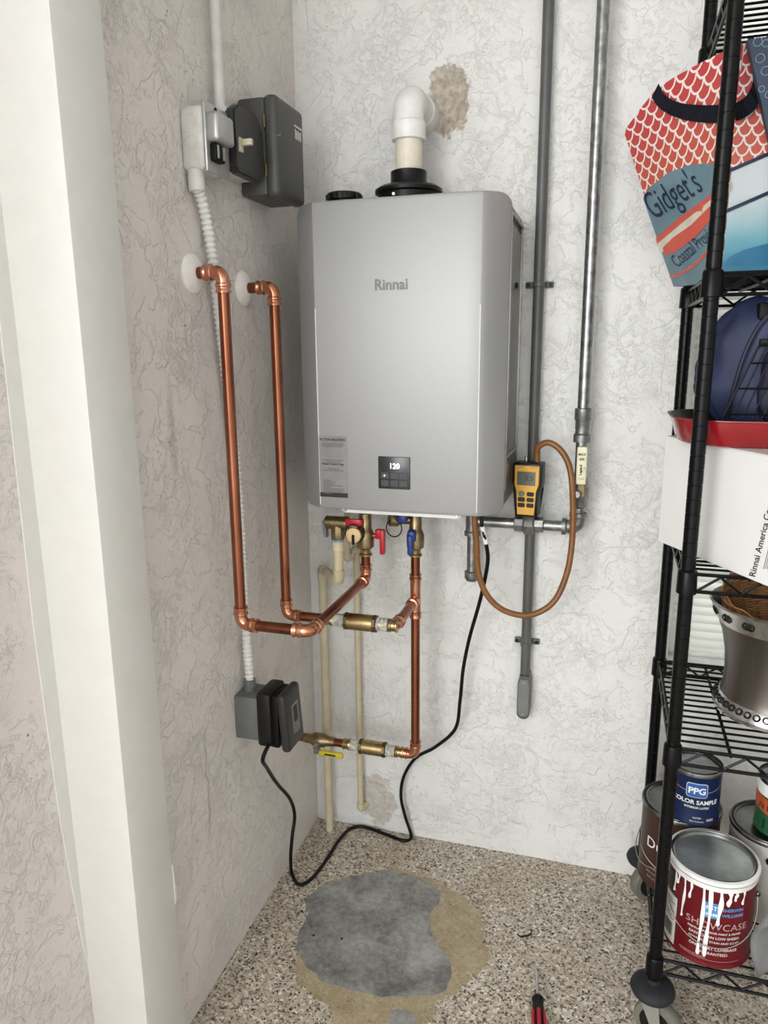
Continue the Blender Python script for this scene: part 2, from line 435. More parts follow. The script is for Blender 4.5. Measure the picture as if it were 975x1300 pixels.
# smooth plaster band beside the pilaster, tapering towards the floor
pts = [hx(-12, 300, NX), hx(0, 420, NX), hx(42, 800, NX), hx(75, 1040, NX), hx(104, 1200, NX)]
ln = [V((NX, PYN, p.z)) for p in pts]
band = [V((NX, pts[0].y, ZC)), *pts, V((NX, PYN, pts[-1].z-0.05)), V((NX, PYN, ZC))]
struct(B().prism([p - V((0.002, 0, 0)) for p in band], (0.0045, 0, 0)).obj('trim_2', M_SMOOTH, smooth=0))
struct(B().box((XR, YF, 0), (XR+0.1, 0.14, ZC)).obj('wall_right', M_WALL, origin=(0, 0, 0), smooth=0))
struct(B().box((-0.3, YF, ZC), (XR+0.1, 0.14, ZC+0.1)).obj('ceiling', M_SMOOTH, origin=(0, 0, 0), smooth=0))
# paint flake on the pilaster edge
B().prism([V((PX, PYF-0.001, z)) + V((0, dy, 0)) for z, dy in ((hx(221, 1095, PX).z, 0), (hx(224, 1145, PX).z, 0), (hx(226, 1140, PX).z, 0.006), (hx(223, 1110, PX).z, 0.004))], (0.0015, 0, 0)).obj('paint_flake', M_PVCW, bpy.data.objects['trim_1'], smooth=0)

# floor patches (thin skins left by a removed tank)
def outline(pxs, z, step=0.012, amp=0.006, seed=1):
    rnd = random.Random(seed); P = [hz(*p, 0) for p in pxs]; out = []
    for i, a in enumerate(P):
        c = P[(i+1) % len(P)]; n = max(1, int((c-a).length/step))
        for k in range(n):
            q = a.lerp(c, k/n); out.append(V((q.x+rnd.uniform(-amp, amp), q.y+rnd.uniform(-amp, amp), z)))
    return out
def cp(l): return [(220+x/2.12, 1030+y/2.12) for x, y in l]
glue = cp([(600, 150), (650, 165), (730, 200), (790, 230), (822, 270), (830, 330), (852, 380), (842, 420), (795, 450), (765, 485), (705, 515), (690, 560), (650, 590), (440, 590), (428, 530), (350, 475), (326, 425), (338, 380), (350, 320), (366, 255), (450, 182)])
conc = cp([(350, 240), (400, 198), (470, 178), (560, 163), (620, 168), (680, 190), (718, 215), (712, 250), (690, 275), (690, 315), (715, 370), (750, 405), (752, 450), (725, 490), (640, 500), (560, 500), (500, 485), (440, 470), (395, 455), (350, 410), (332, 360), (342, 320), (362, 285), (358, 255)])
small = cp([(585, 540), (615, 532), (648, 545), (655, 575), (600, 585), (582, 565)])
for nm, pl, z, mt, am, sd in (('adhesive_residue', glue, 0.0008, M_GLUE, 0.008, 1), ('concrete_patch', conc, 0.0016, M_CONC, 0.004, 2), ('concrete_patch', small, 0.0016, M_CONC, 0.003, 3)):
    B().prism(outline(pl, z, amp=am, seed=sd), (0, 0, -z-0.002)).obj(nm, mt, floor, smooth=0)

# window in the back wall
win = bpy.data.objects.new('window_1', None); COL.objects.link(win); win.location = (WX0, 0, WZ0); win['kind'] = 'structure'
fr = B(); t_ = 0.035; y0, y1 = 0.085, 0.125
fr.box((WX0-0.005, y0, WZ0-0.005), (WX0+t_, y1, WZ1+0.005)); fr.box((WX1-t_, y0, WZ0-0.005), (WX1+0.005, y1, WZ1+0.005))
fr.box((WX0+t_, y0, WZ0-0.005), (WX1-t_, y1, WZ0+t_)); fr.box((WX0+t_, y0, WZ1-t_), (WX1-t_, y1, WZ1+0.005)); fr.box((WX0+t_, y0, 1.37), (WX1-t_, y1, 1.41))
fr.obj('window_frame', M_PVCW, win, smooth=0)
for za, zb in ((WZ0+t_, 1.37), (1.41, WZ1-t_)):
    B().box((WX0+t_-0.004, 0.103, za-0.004), (WX1-t_+0.004, 0.107, zb+0.004)).obj('window_pane', M_GLASS, win, smooth=0)
B().box((WX0-0.0, -0.012, WZ0-0.002), (WX1+0.0, 0.086, WZ0+0.016), 0.003).obj('window_sill', M_PVCW, win)
blind = thing('window_blind', (WX0, 0.045, WZ0+0.016), 'white slatted blind closed over the window behind the shelving', 'blind')
B().box((WX0+0.006, 0.03, WZ1-0.035), (WX1-0.006, 0.06, WZ1-0.002), 0.003).obj('headrail', M_PVCW, blind)
pitch = 0.0215; z = WZ0+0.03; s0 = None
while z < WZ1-0.045:
    if s0 is None:
        s0 = B().prism([V((WX0+0.008, 0.045+math.sin(a)*0.0125 + 0.002*math.cos(k*1.57), z+math.cos(a)*0.0125)) for k, a in ((-1, 2.72), (0, 1.2), (1, -0.42))] +
                       [V((WX0+0.008, 0.0462+math.sin(a)*0.0125 + 0.002*math.cos(k*1.57), z+math.cos(a)*0.0125)) for k, a in ((1, -0.42), (0, 1.2), (-1, 2.72))] if False else
                      [V((WX0+0.008, 0.045+u*0.0075+0.003*(1-u*u), z+u*0.0118)) for u in (-1, -.5, 0, .5, 1)] + [V((WX0+0.008, 0.046+u*0.0075+0.003*(1-u*u), z+u*0.0118)) for u in (1, .5, 0, -.5, -1)], (WX1-WX0-0.016, 0, 0)).obj('slat', M_BLIND, blind, smooth=50)
        zf = z
    else: inst(s0, (0, 0, z-zf))
    z += pitch
B().box((WX0+0.008, 0.036, WZ0+0.0155), (WX1-0.008, 0.056, WZ0+0.026), 0.003).obj('bottom_rail', M_PVCW, blind)

# ================================================================== WATER HEATER
HX0, HX1, HZ0, HZ1, HY = 0.095, 0.566, 1.032, 1.700, -0.283
heater = thing('water_heater', (0.33, -0.14, HZ0), 'silver wall-hung tankless water heater above the copper pipes', 'water heater')
B().box((HX0+0.006, HY+0.045, HZ0+0.004), (HX1-0.006, -0.0, HZ1-0.012), 0.006).obj('body', M_SILVER_D, heater)
def face_y(x):
    l = (x-HX0)/0.055; r = (HX1-x)/0.052; e = min(l, r)
    c = (x-(HX0+HX1)/2)/0.18
    if e >= 1: return HY - 0.003*(1-c*c)
    return HY + 0.004*0 + 0.046*(1-e)**1.25
def corner(x, R=0.022):
    d = min(x-HX0, HX1-x)
    return 0 if d >= R else R - math.sqrt(max(0, R*R-(R-d)**2))
xs = [HX0 + 0.055*((1-math.cos(math.pi/2*k/10))) for k in range(11)]
xs = [HX0 + 0.022*(1-math.cos(math.pi/2*k/8)) for k in range(9)] + [HX0+0.03, HX0+0.04, HX0+0.05, HX0+0.0549] + [HX0+0.0555+(HX1-HX0-0.108)*k/12 for k in range(13)]
xr = [HX1 - 0.022*(1-math.cos(math.pi/2*k/8)) for k in range(9)] + [HX1-0.03, HX1-0.04, HX1-0.049]
xs = xs + sorted(xr)
b = B(); cols = []
for x in xs:
    k = corner(x); y = face_y(x); zt, zb = HZ1-k, HZ0+k
    cols.append([b.bm.verts.new(p) for p in ((x, HY+0.06, zb), (x, y+0.008, zb), (x, y+0.002, zb+0.002), (x, y, zb+0.009), (x, y, (zb+zt)/2), (x, y, zt-0.009), (x, y+0.002, zt-0.002), (x, y+0.008, zt), (x, HY+0.06, zt))])
for i in range(len(cols)-1):
    for j in range(8): b.bm.faces.new((cols[i][j], cols[i+1][j], cols[i+1][j+1], cols[i][j+1]))
b.bm.faces.new(cols[0]); b.bm.faces.new(list(reversed(cols[-1])))
front = b.obj('front_panel', M_SILVER, heater, smooth=22)
def fm(off=0.0008): return lambda x, z: V((x, face_y(x)-off, z))
# creases between face and cheeks
for x in (HX0+0.0552, HX1-0.0515):
    B().cyl((x, face_y(x)+0.0005, HZ0+0.01), (x, face_y(x)+0.0005, HZ1-0.22), 0.0012, n=8).obj('crease', M_PVCW, front)
lg = hy(497, 362, HY); lettering('logo', 'Rinnai', 0.0315, lambda x, y: V((lg.x+x*0.96, HY-0.0045, lg.z-0.009+y)), M_LOGO, front, bold=0.0010)
# control panel
d0, d1 = hy(480, 579, HY-0.003), hy(521, 622, HY-0.003)
disp = B().box((d0.x, HY-0.0048, d1.z), (d1.x, HY+0.004, d0.z), 0.002).obj('control_panel', M_DISPLAY, heater)
dc = (d0.x+d1.x)/2
lettering('digits', '120', 0.0165, lambda x, y: V((dc+0.001+x, HY-0.0052, d0.z-0.0265+y)), M_DIGIT, disp, bold=0.0006)
for kx, kz in ((-0.021, -0.043), (0.0, -0.043), (0.021, -0.043), (-0.021, -0.06), (0.0, -0.06), (0.021, -0.06)):
    B().box((dc+kx-0.009, HY-0.0053, d0.z+kz-0.007), (dc+kx+0.009, HY-0.004, d0.z+kz+0.007), 0.0005, 1).obj('button', mat('button_grey', (58, 60, 62), 0.3) if 'button_grey' not in MATS else MATS['button_grey'], disp)
B().box((dc-0.0235, HY-0.0057, d0.z-0.0445), (dc-0.0205, HY-0.005, d0.z-0.0415)).obj('indicator', M_DIGIT, disp)
# instruction sticker
s_0, s_1 = hy(404.5, 553, HY-0.001), hy(442, 632, HY-0.001)
sx0, sx1, sz0, sz1 = s_0.x, s_1.x, s_1.z, s_0.z
fmm = fm(0.0008); fi = fm(0.0013)
stk = patch('instruction_sticker', fmm, sx0, sx1, sz0, sz1, M_STICKER, heater, 8, 2)
stk['label'] = 'grey instruction sticker with black bottom strip'
cx = (sx0+sx1)/2; sw = sx1-sx0
lettering('print', 'ACTION REQUIRED!', 0.0078, lambda x, y: fi(cx+x*0.88, sz1-0.011+y), M_INK, stk, bold=0.0004)
lettering('print', 'Rinnai Control App', 0.0075, lambda x, y: fi(cx+x*0.88, sz1-0.066+y), M_INK, stk, bold=0.0004)
rows = [(0.016, .78), (0.0195, .8), (0.023, .7), (0.054, .82), (0.058, .55), (0.074, .42), (0.078, .78), (0.101, .3), (0.105, .45), (0.109, .38), (0.113, .7), (0.1165, .28), (0.1205, .76), (0.124, .72), (0.1275, .7), (0.1315, .3)]
for k, (dz, wd) in enumerate(rows):
    xa = cx-sw*wd/2 if dz < 0.09 else sx0+sw*0.12
    patch('fine_print', fi, xa, xa+sw*wd, sz1-dz-0.0018, sz1-dz, M_INKG, stk, 4, 1)
patch('black_strip', fi, sx0, sx1, sz0, sz0+0.0105, M_INK, stk, 6, 1)
# right side: access panel frame, screw
xp = HX1-0.006
pn = B()
pn.box((xp-0.001, -0.215, HZ0+0.07), (xp+0.004, -0.035, HZ1-0.055), 0.0015)
sp = pn.obj('side_panel', M_SILVER_D, heater)
for (ya, yb, za, zb) in ((-0.222, -0.217, HZ0+0.05, HZ1-0.04), (-0.03, -0.024, HZ0+0.05, HZ1-0.04), (-0.222, -0.024, HZ1-0.04, HZ1-0.035)):
    B().box((xp-0.001, ya, za), (xp+0.008, yb, zb), 0.001).obj('panel_rib', M_SILVER_D, sp)
B().cylb((xp+0.003, -0.11, hx(655, 364, xp).z), (xp+0.009, -0.11, hx(655, 364, xp).z), 0.007, n=12).obj('screw', M_BLACKP, sp)
B().box((xp+0.0035, -0.215, 1.15), (xp+0.0075, -0.06, 1.157), 0.001, m=None).obj('panel_seam', M_CHROME, sp)
# bottom bracket
bk0, bk1 = hy(430, 657, -0.255), hy(592, 663, -0.255)
b = B().prism([(bk0.x, -0.262, HZ0+0.006), (bk0.x+0.018, -0.262, HZ0-0.011), (bk1.x-0.018, -0.262, HZ0-0.011), (bk1.x, -0.262, HZ0+0.006)], (0, 0.16, 0))
brk = b.obj('bottom_bracket', M_PVCW, heater, smooth=0)
for x in (bk0.x+0.02, bk1.x-0.02): B().cylb((x, -0.265, HZ0-0.004), (x, -0.26, HZ0-0.004), 0.004, 0.001, 10).obj('screw', M_CHROME, brk)
# top: exhaust adapter and capped intake
VX, VY = 0.325, -0.14
ad = B().lathe((VX, VY, HZ1-0.014), (0, 0, 1), [(0.068, 0), (0.068, 0.040), (0.075, 0.043), (0.075, 0.050), (0.066, 0.056), (0.044, 0.058), (0.040, 0.066), (0.040, 0.088), (0.036, 0.09), (0.0312, 0.088)], 36).obj('exhaust_adapter', M_BLACKP, heater)
B().cylb((VX-0.015, VY-0.0665, HZ1+0.018), (VX-0.015, VY-0.072, HZ1+0.018), 0.004, 0.001, 10).obj('screw', M_CHROME, ad)
ix = hy(437, 247, -0.14).x
ic = B().lathe((ix, -0.14, HZ1-0.014), (0, 0, 1), [(0.036, 0), (0.036, 0.036), (0.040, 0.038), (0.040, 0.050), (0.037, 0.053), (0.01, 0.054)], 32).obj('intake_collar', M_BLACKP, heater)
b = B()
for k in range(14):
    a = 2*math.pi*k/14; b.box((ix+0.04*math.cos(a)-0.002, -0.14+0.04*math.sin(a)-0.002, HZ1+0.025), (ix+0.04*math.cos(a)+0.002, -0.14+0.04*math.sin(a)+0.002, HZ1+0.035))
b.obj('grip_ring', M_BLACKP, ic, smooth=0)
B().box((hy(575, 243, -0.1).x-0.02, -0.12, HZ1-0.013), (hy(575, 243, -0.1).x+0.02, -0.09, HZ1+0.008), 0.003).obj('test_port', M_SILVER_D, heater)

# PVC vent
zv = hy(528, 128, VY).z + 0.005
vent = thing('vent_pipe', (VX, VY, HZ1+0.07), 'white plastic exhaust vent pipe elbowing into the wall above the heater', 'pipe')
B().cyl((VX, VY, HZ1+0.074), (VX, VY, zv-0.05), 0.0302, n=32).obj('pipe', M_PVCC, vent)
el = [V((VX, VY, zv-0.062)), V((VX, VY, zv-0.045)), V((VX, VY, zv)), V((VX+0.004, -0.05, zv))]
B().sweep(fillet([V((VX, VY, zv-0.07)), V((VX, VY, zv)), V((VX, -0.03, zv))], 0.052, 12), 0.0338, 32).obj('elbow', M_PVCW, vent)
B().lathe((VX, VY, zv-0.085), (0, 0, 1), [(0.0335, 0), (0.0375, 0.002), (0.0375, 0.036), (0.034, 0.04)], 32).obj('elbow_socket', M_PVCW, vent)
B().lathe((VX, -0.05, zv), (0, 1, 0), [(0.034, 0), (0.0375, 0.003), (0.0375, 0.055)], 32).obj('elbow_socket', M_PVCW, vent)

# ================================================================== COPPER LINES
RP = 0.0114
def straight(parent, p0, p1, r=RP, m=None, name='pipe'):
    return B().cyl(p0, p1, r, n=20).obj(name, m or M_COPPER, parent)
def elbow(parent, a, c, d, r=RP, L=0.034, m=None, name='elbow', rad=0.02):
    """fitting round corner c between directions to a and to d"""
    m = m or M_COPPERF; a, c, d = V(a), V(c), V(d); u, v = (a-c).normalized(), (d-c).normalized()
    e = B().sweep(fillet([c+u*L, c, c+v*L], rad, 10), r*1.16, 20).obj(name, m, parent)
    for w_ in (u, v):
        B().lathe(c+w_*(L-0.014), w_, [(r*1.16, 0), (r*1.34, 0.002), (r*1.34, 0.006), (r*1.2, 0.008), (r*1.2, 0.012), (r*1.32, 0.014), (r*1.32, 0.018), (r*1.02, 0.019)], 20).obj('collar', m, e)
    return e
def line(parent, pts, r=RP, trim=0.012, **kw):
    pts = [V(p) for p in pts]
    for i in range(len(pts)-1):
        d = (pts[i+1]-pts[i]).normalized()
        p0 = pts[i] + (d*trim if i else d*0); p1 = pts[i+1] - (d*trim if i < len(pts)-2 else d*0)
        straight(parent, p0, p1, r)
    for i in range(1, len(pts)-1): elbow(parent, pts[i-1], pts[i], pts[i+1], r, **kw)
def escutcheon(p, label):
    o = B().lathe((0.0, p.y, p.z), (1, 0, 0), [(0.037, -0.001), (0.038, 0.003), (0.034, 0.008), (0.024, 0.013), (0.0125, 0.016)], 32)
    return tag(o.obj('escutcheon', M_ESC, smooth=50), label, 'pipe cover', 'white escutcheons on the side wall')
# hot outlet line
A = hx(243, 347, 0); hxv = 0.066; hzb = 0.833; hyv = -0.172; hxe = 0.222
escutcheon(A, 'white round pipe cover behind the longer copper riser')
hot = thing('copper_pipe_line', (hxv, A.y, hzb-0.02), 'longer copper pipe with bright elbows running up to the red-handled valve', 'pipe', 'soldered copper pipe runs')
HV = V((hxe, hyv, 0))
line(hot, [V((0.0, A.y, A.z)), V((hxv, A.y, A.z)), V((hxv, A.y, hzb)), V((hxe, A.y, hzb)), V((hxe, hyv, hzb)), V((hxe, hyv, 0.8935))])
# cold inlet line, tee, lower branch
Bp = hx(308, 366, 0); cxv = 0.074; czb = 0.779; cxe = 0.342; cyv = -0.145
escutcheon(Bp, 'white round pipe cover behind the shorter copper riser')
cold = thing('copper_pipe_line', (cxe, cyv, 0.33), 'copper pipe run with two brass check valves and a tee below the blue valve', 'pipe', 'soldered copper pipe runs')
lowz = 0.352
line(cold, [V((0.0, Bp.y, Bp.z)), V((cxv, Bp.y, Bp.z)), V((cxv, Bp.y, czb)), V((cxe, Bp.y, czb)), V((cxe, cyv, czb))])
straight(cold, V((cxe, cyv, lowz+0.01)), V((cxe, cyv, 0.8935)))
straight(cold, V((cxe-0.01, cyv, lowz)), V((0.0, cyv, lowz)), RP*0.98)
elbow(cold, V((cxe, cyv, 0.9)), V((cxe, cyv, lowz)), V((0, cyv, lowz)))
tee = B().cyl((cxe, cyv, czb-0.038), (cxe, cyv, czb+0.062), RP*1.16, n=20)
tee.cyl((cxe, cyv, czb), (cxe, cyv-0.034, czb), RP*1.16, n=20)
te = tee.obj('tee', M_COPPERF, cold)
for p, d in (((cxe, cyv, czb-0.03), (0, 0, -1)), ((cxe, cyv, czb+0.052), (0, 0, 1)), ((cxe, cyv-0.024, czb), (0, -1, 0))):
    B().lathe(p, d, [(RP*1.16, 0), (RP*1.36, 0.002), (RP*1.36, 0.006), (RP*1.22, 0.008), (RP*1.34, 0.013), (RP*1.34, 0.016), (RP*1.02, 0.017)], 20).obj('collar', M_COPPERF, te)
def check_valve(parent, y, z, xa, xb):
    c = (xa+xb)/2; h = (xb-xa)/2
    v = B().lathe((c-h*0.36, y, z), (1, 0, 0), [(0.0175, 0), (0.0195, 0.002), (0.0195, h*0.72-0.002), (0.0175, h*0.72)], 28).obj('check_valve', M_BRASSB, parent)
    for sgn in (-1, 1):
        B().lathe((c+sgn*h*0.33, y, z), (sgn, 0, 0), [(0.019, 0), (0.0212, 0.001), (0.0212, 0.008), (0.018, 0.010)], 8).obj('hex_shoulder', M_DBRASS, v, smooth=20)
        B().lathe((c+sgn*(h*0.33+0.009), y, z), (sgn, 0, 0), [(0.016, 0), (0.0165, 0.002), (0.015, 0.004), (0.0165, 0.006), (0.015, 0.008), (0.0155, h*0.3)], 20).obj('taped_thread', M_TAPE, v)
        B().lathe((c+sgn*(h*0.72), y, z), (sgn, 0, 0), [(0.0145, 0), (0.0155, 0.002), (0.0155, 0.008), (0.0135, 0.01), (0.0135, h*0.2), (0.0155, h*0.2+0.002), (0.0155, h*0.2+0.005), (RP, h*0.2+0.006)], 20).obj('adapter', M_BRASSB, v)
check_valve(cold, Bp.y, czb, hy(412, 787, Bp.y).x, hy(506, 793, Bp.y).x)
check_valve(cold, cyv, lowz, hy(436, 946, cyv).x, hy(512, 951, cyv).x)
# ball valve with yellow lever on the lower branch
bx_ = hy(406, 942, cyv).x
bv = B().lathe((bx_-0.022, cyv, lowz), (1, 0, 0), [(0.0125, -0.022), (0.0135, -0.004), (0.015, 0), (0.019, 0.006), (0.019, 0.034), (0.015, 0.042), (0.0135, 0.05), (0.0125, 0.066)], 20).obj('ball_valve', M_BRASS, cold)
B().cylb((bx_, cyv-0.012, lowz-0.004), (bx_, cyv-0.032, lowz-0.008), 0.009, 0.001, 6).obj('valve_nut', M_CHROME, bv, smooth=20)
B().box((bx_-0.006, cyv-0.033, lowz-0.024), (bx_+0.014, cyv-0.029, lowz-0.002), 0.001, 1).obj('lever_bracket', M_GALV, bv)
B().box((bx_+0.008, cyv-0.034, lowz-0.028), (bx_+0.078, cyv-0.024, lowz-0.012), 0.004, 3).obj('valve_lever', M_YELH, bv)
B().box((bx_+0.026, cyv-0.0346, lowz-0.0225), (bx_+0.058, cyv-0.03, lowz-0.0175)).obj('lever_print', M_INK, bv)

# ------------------------------------------------------------------ service valves
def valve_column(x, y, name, label):
    t = thing(name, (x, y, 0.895), label, 'valve')
    z0 = 0.90
    B().lathe((x, y, z0-0.008), (0, 0, 1), [(0.0125, 0), (0.0165, 0.002), (0.0165, 0.006), (0.0135, 0.009), (0.0135, 0.018), (0.0155, 0.022)], 20).obj('sweat_adapter', M_BRASSB, t)
    B().lathe((x, y, z0+0.012), (0, 0, 1), [(0.0155, 0), (0.021, 0.004), (0.022, 0.02), (0.022, 0.034), (0.018, 0.046), (0.0155, 0.05), (0.0155, 0.092)], 20).obj('valve_body', M_BRASS, t)
    B().lathe((x, y, z0+0.100), (0, 0, 1), [(0.0155, 0), (0.022, 0.004), (0.022, HZ0-z0-0.096)], 8).obj('union_nut', M_BRASS, t, smooth=20)
    return t
hvx, hvy = hxe, hyv
hv = valve_column(hvx, hvy, 'service_valve', 'brass hot water valve with two red lever handles under the heater')
# red levers
def lever(t, stem0, stem1, pts, d, m):
    B().cyl(stem0, stem1, 0.005, n=10).obj('stem', M_BRASS, t)
    return B().prism(pts, d)
p = hy(478, 692, hvy-0.01)
B().cyl((hvx+0.015, hvy, 0.945), (hvx+0.042, hvy, 0.945), 0.0065, n=12).obj('stem', M_BRASS, hv)
h_ = B().box((hvx+0.026, hvy-0.008, 0.938), (hvx+0.044, hvy+0.008, 0.962), 0.003, 2); h_.box((hvx+0.038, hvy-0.009, 0.900), (hvx+0.050, hvy+0.009, 0.962), 0.003, 2)
h_.obj('red_lever', M_RED, hv)
h_ = B().box((hvx-0.040, hvy-0.036, 0.975), (hvx+0.000, hvy-0.026, 0.992), 0.003, 2); h_.box((hvx-0.010, hvy-0.034, 0.976), (hvx+0.002, hvy-0.012, 0.991), 0.003, 2)
h_.obj('red_lever', M_RED, hv)
# hose outlet with tan cap and tether
B().cyl((hvx-0.008, hvy-0.01, 0.957), (hvx-0.010, hvy-0.05, 0.957), 0.013, n=16).obj('drain_outlet', M_BRASS, hv)
cpp = B().lathe((hvx-0.012, hvy-0.046, 0.957), (0, -1, 0), [(0.017, 0), (0.0185, 0.003), (0.0185, 0.011), (0.015, 0.013), (0.006, 0.0135)], 24).obj('drain_cap', M_TAN, hv)
B().box((hvx-0.015, hvy-0.0625, 0.935), (hvx-0.008, hvy-0.058, 0.960), 0.002, 1).obj('tether', M_BLACKP, cpp)
B().torus((hvx-0.016, hvy-0.036, 0.957), (0.2, -1, 0), 0.0225, 0.0018, 28, 6).obj('cap_tether', M_BLACKP, cpp)
# relief valve to the left
rvx = hy(429, 683, hvy).x
rv = thing('relief_valve', (rvx, hvy, 0.915), 'brass pressure relief valve with test lever beside the red-handled valve', 'valve')
B().cylb((rvx-0.031, hvy, 0.972), (rvx+0.030, hvy, 0.972), 0.0165, 0.002, 20).obj('valve_body', M_BRASS, rv)
B().cyl((rvx+0.028, hvy, 0.968), (hvx-0.016, hvy, 0.962), 0.011, n=16).obj('nipple', M_BRASS, rv)
B().lathe((rvx, hvy, 0.965), (0, 0, -1), [(0.0165, 0), (0.018, 0.01), (0.018, 0.03), (0.016, 0.036)], 8).obj('outlet_nut', M_BRASS, rv, smooth=20)
b = B().prism([(rvx-0.030, hvy-0.008, 0.985), (rvx-0.040, hvy-0.008, 0.975), (rvx-0.034, hvy-0.008, 0.935), (rvx-0.027, hvy-0.008, 0.934), (rvx-0.028, hvy-0.008, 0.972)], (0, 0.016, 0))
b.obj('test_lever', M_GALVF, rv, smooth=0)
B().cyl((rvx, hvy, 0.932), (rvx, hvy, 0.924), 0.0155, n=20).obj('thread_tape', mat('blue_tape', (150, 170, 190), 0.5), rv)
# cold service valve
cvx, cvy = cxe, cyv
cv = valve_column(cvx, cvy, 'service_valve', 'brass cold water valve with two blue lever handles under the heater')
cv_h = B().box((cvx-0.012, cvy-0.040, 0.936), (cvx+0.008, cvy-0.018, 0.966), 0.006, 3); cv_h.box((cvx-0.010, cvy-0.044, 0.906), (cvx+0.003, cvy-0.030, 0.955), 0.004, 3)
cv_h.obj('blue_lever', M_BLUE, cv)
B().box((cvx-0.036, cvy-0.038, 0.983), (cvx-0.013, cvy-0.016, 1.008), 0.006, 3, Matrix.Translation((0, 0, 0))).obj('blue_lever', M_BLUE, cv)
B().cyl((cvx-0.012, cvy, 0.984), (cvx-0.045, cvy-0.012, 0.984), 0.011, n=16).obj('drain_outlet', M_BRASS, cv)
dcap = B().cylb((cvx-0.040, cvy-0.008, 0.984), (cvx-0.060, cvy-0.022, 0.988), 0.0175, 0.003, 20).obj('drain_cap', M_BRASS, cv)
B().torus((cvx-0.046, cvy-0.03, 0.968), (-0.2, -1, 0.1), 0.021, 0.0016, 28, 6).obj('cap_tether', M_BLACKP, dcap)

# ------------------------------------------------------------------ cream drain pipes
drain = thing('drain_pipe', (0.1, -0.03, 0), 'thicker cream plastic drain pipe from the relief valve to the floor corner', 'pipe')
q0 = V((rvx, hvy, 0.926)); q1 = V((rvx, hvy, hy(432, 738, hvy).z)); q2 = hy(409, 722, -0.045); q3 = V((q2.x, -0.045, 0.0))
q2 = V((q2.x, -0.045, q2.z-0.0))
B().sweep(fillet([q0, q1, q2, q3], 0.018, 8), 0.0112, 16).obj('pipe', M_CPVC2, drain)
B().cylb(q0, q0-V((0, 0, 0.026)), 0.0145, 0.002, 20).obj('coupling', M_CPVC, drain)
B().cyl(q0, q1+V((0, 0, 0.02)), 0.0118, n=16).obj('pipe', M_CPVC, drain)
for c, a, d in ((q1, q0, q2), (q2, q1, q3)):
    u, v_ = (a-c).normalized(), (d-c).normalized()
    B().sweep(fillet([c+u*0.03, c, c+v_*0.03], 0.016, 8), 0.0142, 16).obj('elbow', M_CPVC if c is q1 else M_CPVC2, drain)
cond = thing('condensate_pipe', (0.17, -0.03, 0), 'thinner cream plastic pipe hooking into the bare patch low on the wall', 'pipe')
e0 = hy(441, 655, -0.06); e0.z = HZ0+0.004; e1 = hy(441, 712, -0.06); e2 = hy(452, 700, -0.028); e2 = V((e2.x, -0.028, e1.z+0.03)); e3 = V((e2.x, -0.028, hy(449, 1026, -0.028).z)); e4 = V((e3.x+0.012, 0.004, e3.z+0.004))
B().sweep(fillet([e0, e1, e2, e3, e4], 0.014, 8), 0.0082, 14).obj('pipe', M_CPVC2, cond)
for c, a, d in ((e1, e0, e2), (e2, e1, e3), (e3, e2, e4)):
    u, v_ = (a-c).normalized(), (d-c).normalized()
    B().sweep(fillet([c+u*0.022, c, c+v_*0.022], 0.012, 6), 0.0105, 14).obj('elbow', M_CPVC2, cond)

# ================================================================== CONDUIT, GAS PIPE
cdx, cdy = 0.607, -0.028
gc = thing('grey_conduit', (cdx, cdy, 0.45), 'dark grey plastic conduit strapped upright to the wall behind the meter', 'conduit')
B().cyl((cdx, cdy, 0.50), (cdx, cdy, ZC), 0.0125, n=20).obj('pipe', M_GREYPVC, gc)
for zz in (hy(684, 361, -0.03).z, hy(670, 818, -0.03).z):
    st = B().lathe((cdx, cdy, zz-0.006), (0, 0, 1), [(0.0128, 0), (0.0148, 0.001), (0.0148, 0.011), (0.0128, 0.012)], 20)
    for sg in (-1, 1): st.box((cdx+sg*0.022-0.010, -0.010, zz-0.007), (cdx+sg*0.022+0.010, 0.001, zz+0.007), 0.002)
    so = st.obj('strap', M_GREYPVC, gc)
    for sg in (-1, 1): B().cylb((cdx+sg*0.025, -0.009, zz), (cdx+sg*0.025, -0.015, zz), 0.0045, 0.001, 10).obj('screw', M_BLACKP, so)
# conduit body end
cb0 = hy(668, 858, -0.04).z; cb1 = hy(667, 912, -0.04).z
out = [(0.0135*math.cos(a)*1.0, 0.0) for a in (0,)]
prof = []
for k in range(17):
    a = math.pi*k/16; prof.append(V((cdx+0.0165*math.cos(math.pi+a), -0.046, cb1+0.016-0.016*math.sin(a))))
prof += [V((cdx+0.0165, -0.046, cb0-0.02)), V((cdx+0.012, -0.046, cb0)), V((cdx-0.012, -0.046, cb0)), V((cdx-0.0165, -0.046, cb0-0.02))]
B().prism(prof, (0, 0.045, 0)).obj('conduit_body', M_GREYPVC, gc, smooth=30)
cover = [V((cdx+(p.x-cdx)*0.82, -0.049, (cb0+cb1)/2+(p.z-(cb0+cb1)/2)*0.86)) for p in prof]
cvv = B().prism(cover, (0, 0.004, 0)).obj('cover_plate', mat('grey_cover', (118, 119, 118), 0.4), gc, smooth=30)
for zz in (cb0-0.016, cb1+0.016): B().cylb((cdx, -0.048, zz), (cdx, -0.051, zz), 0.0035, 0.001, 8).obj('screw', M_CHROME, cvv)

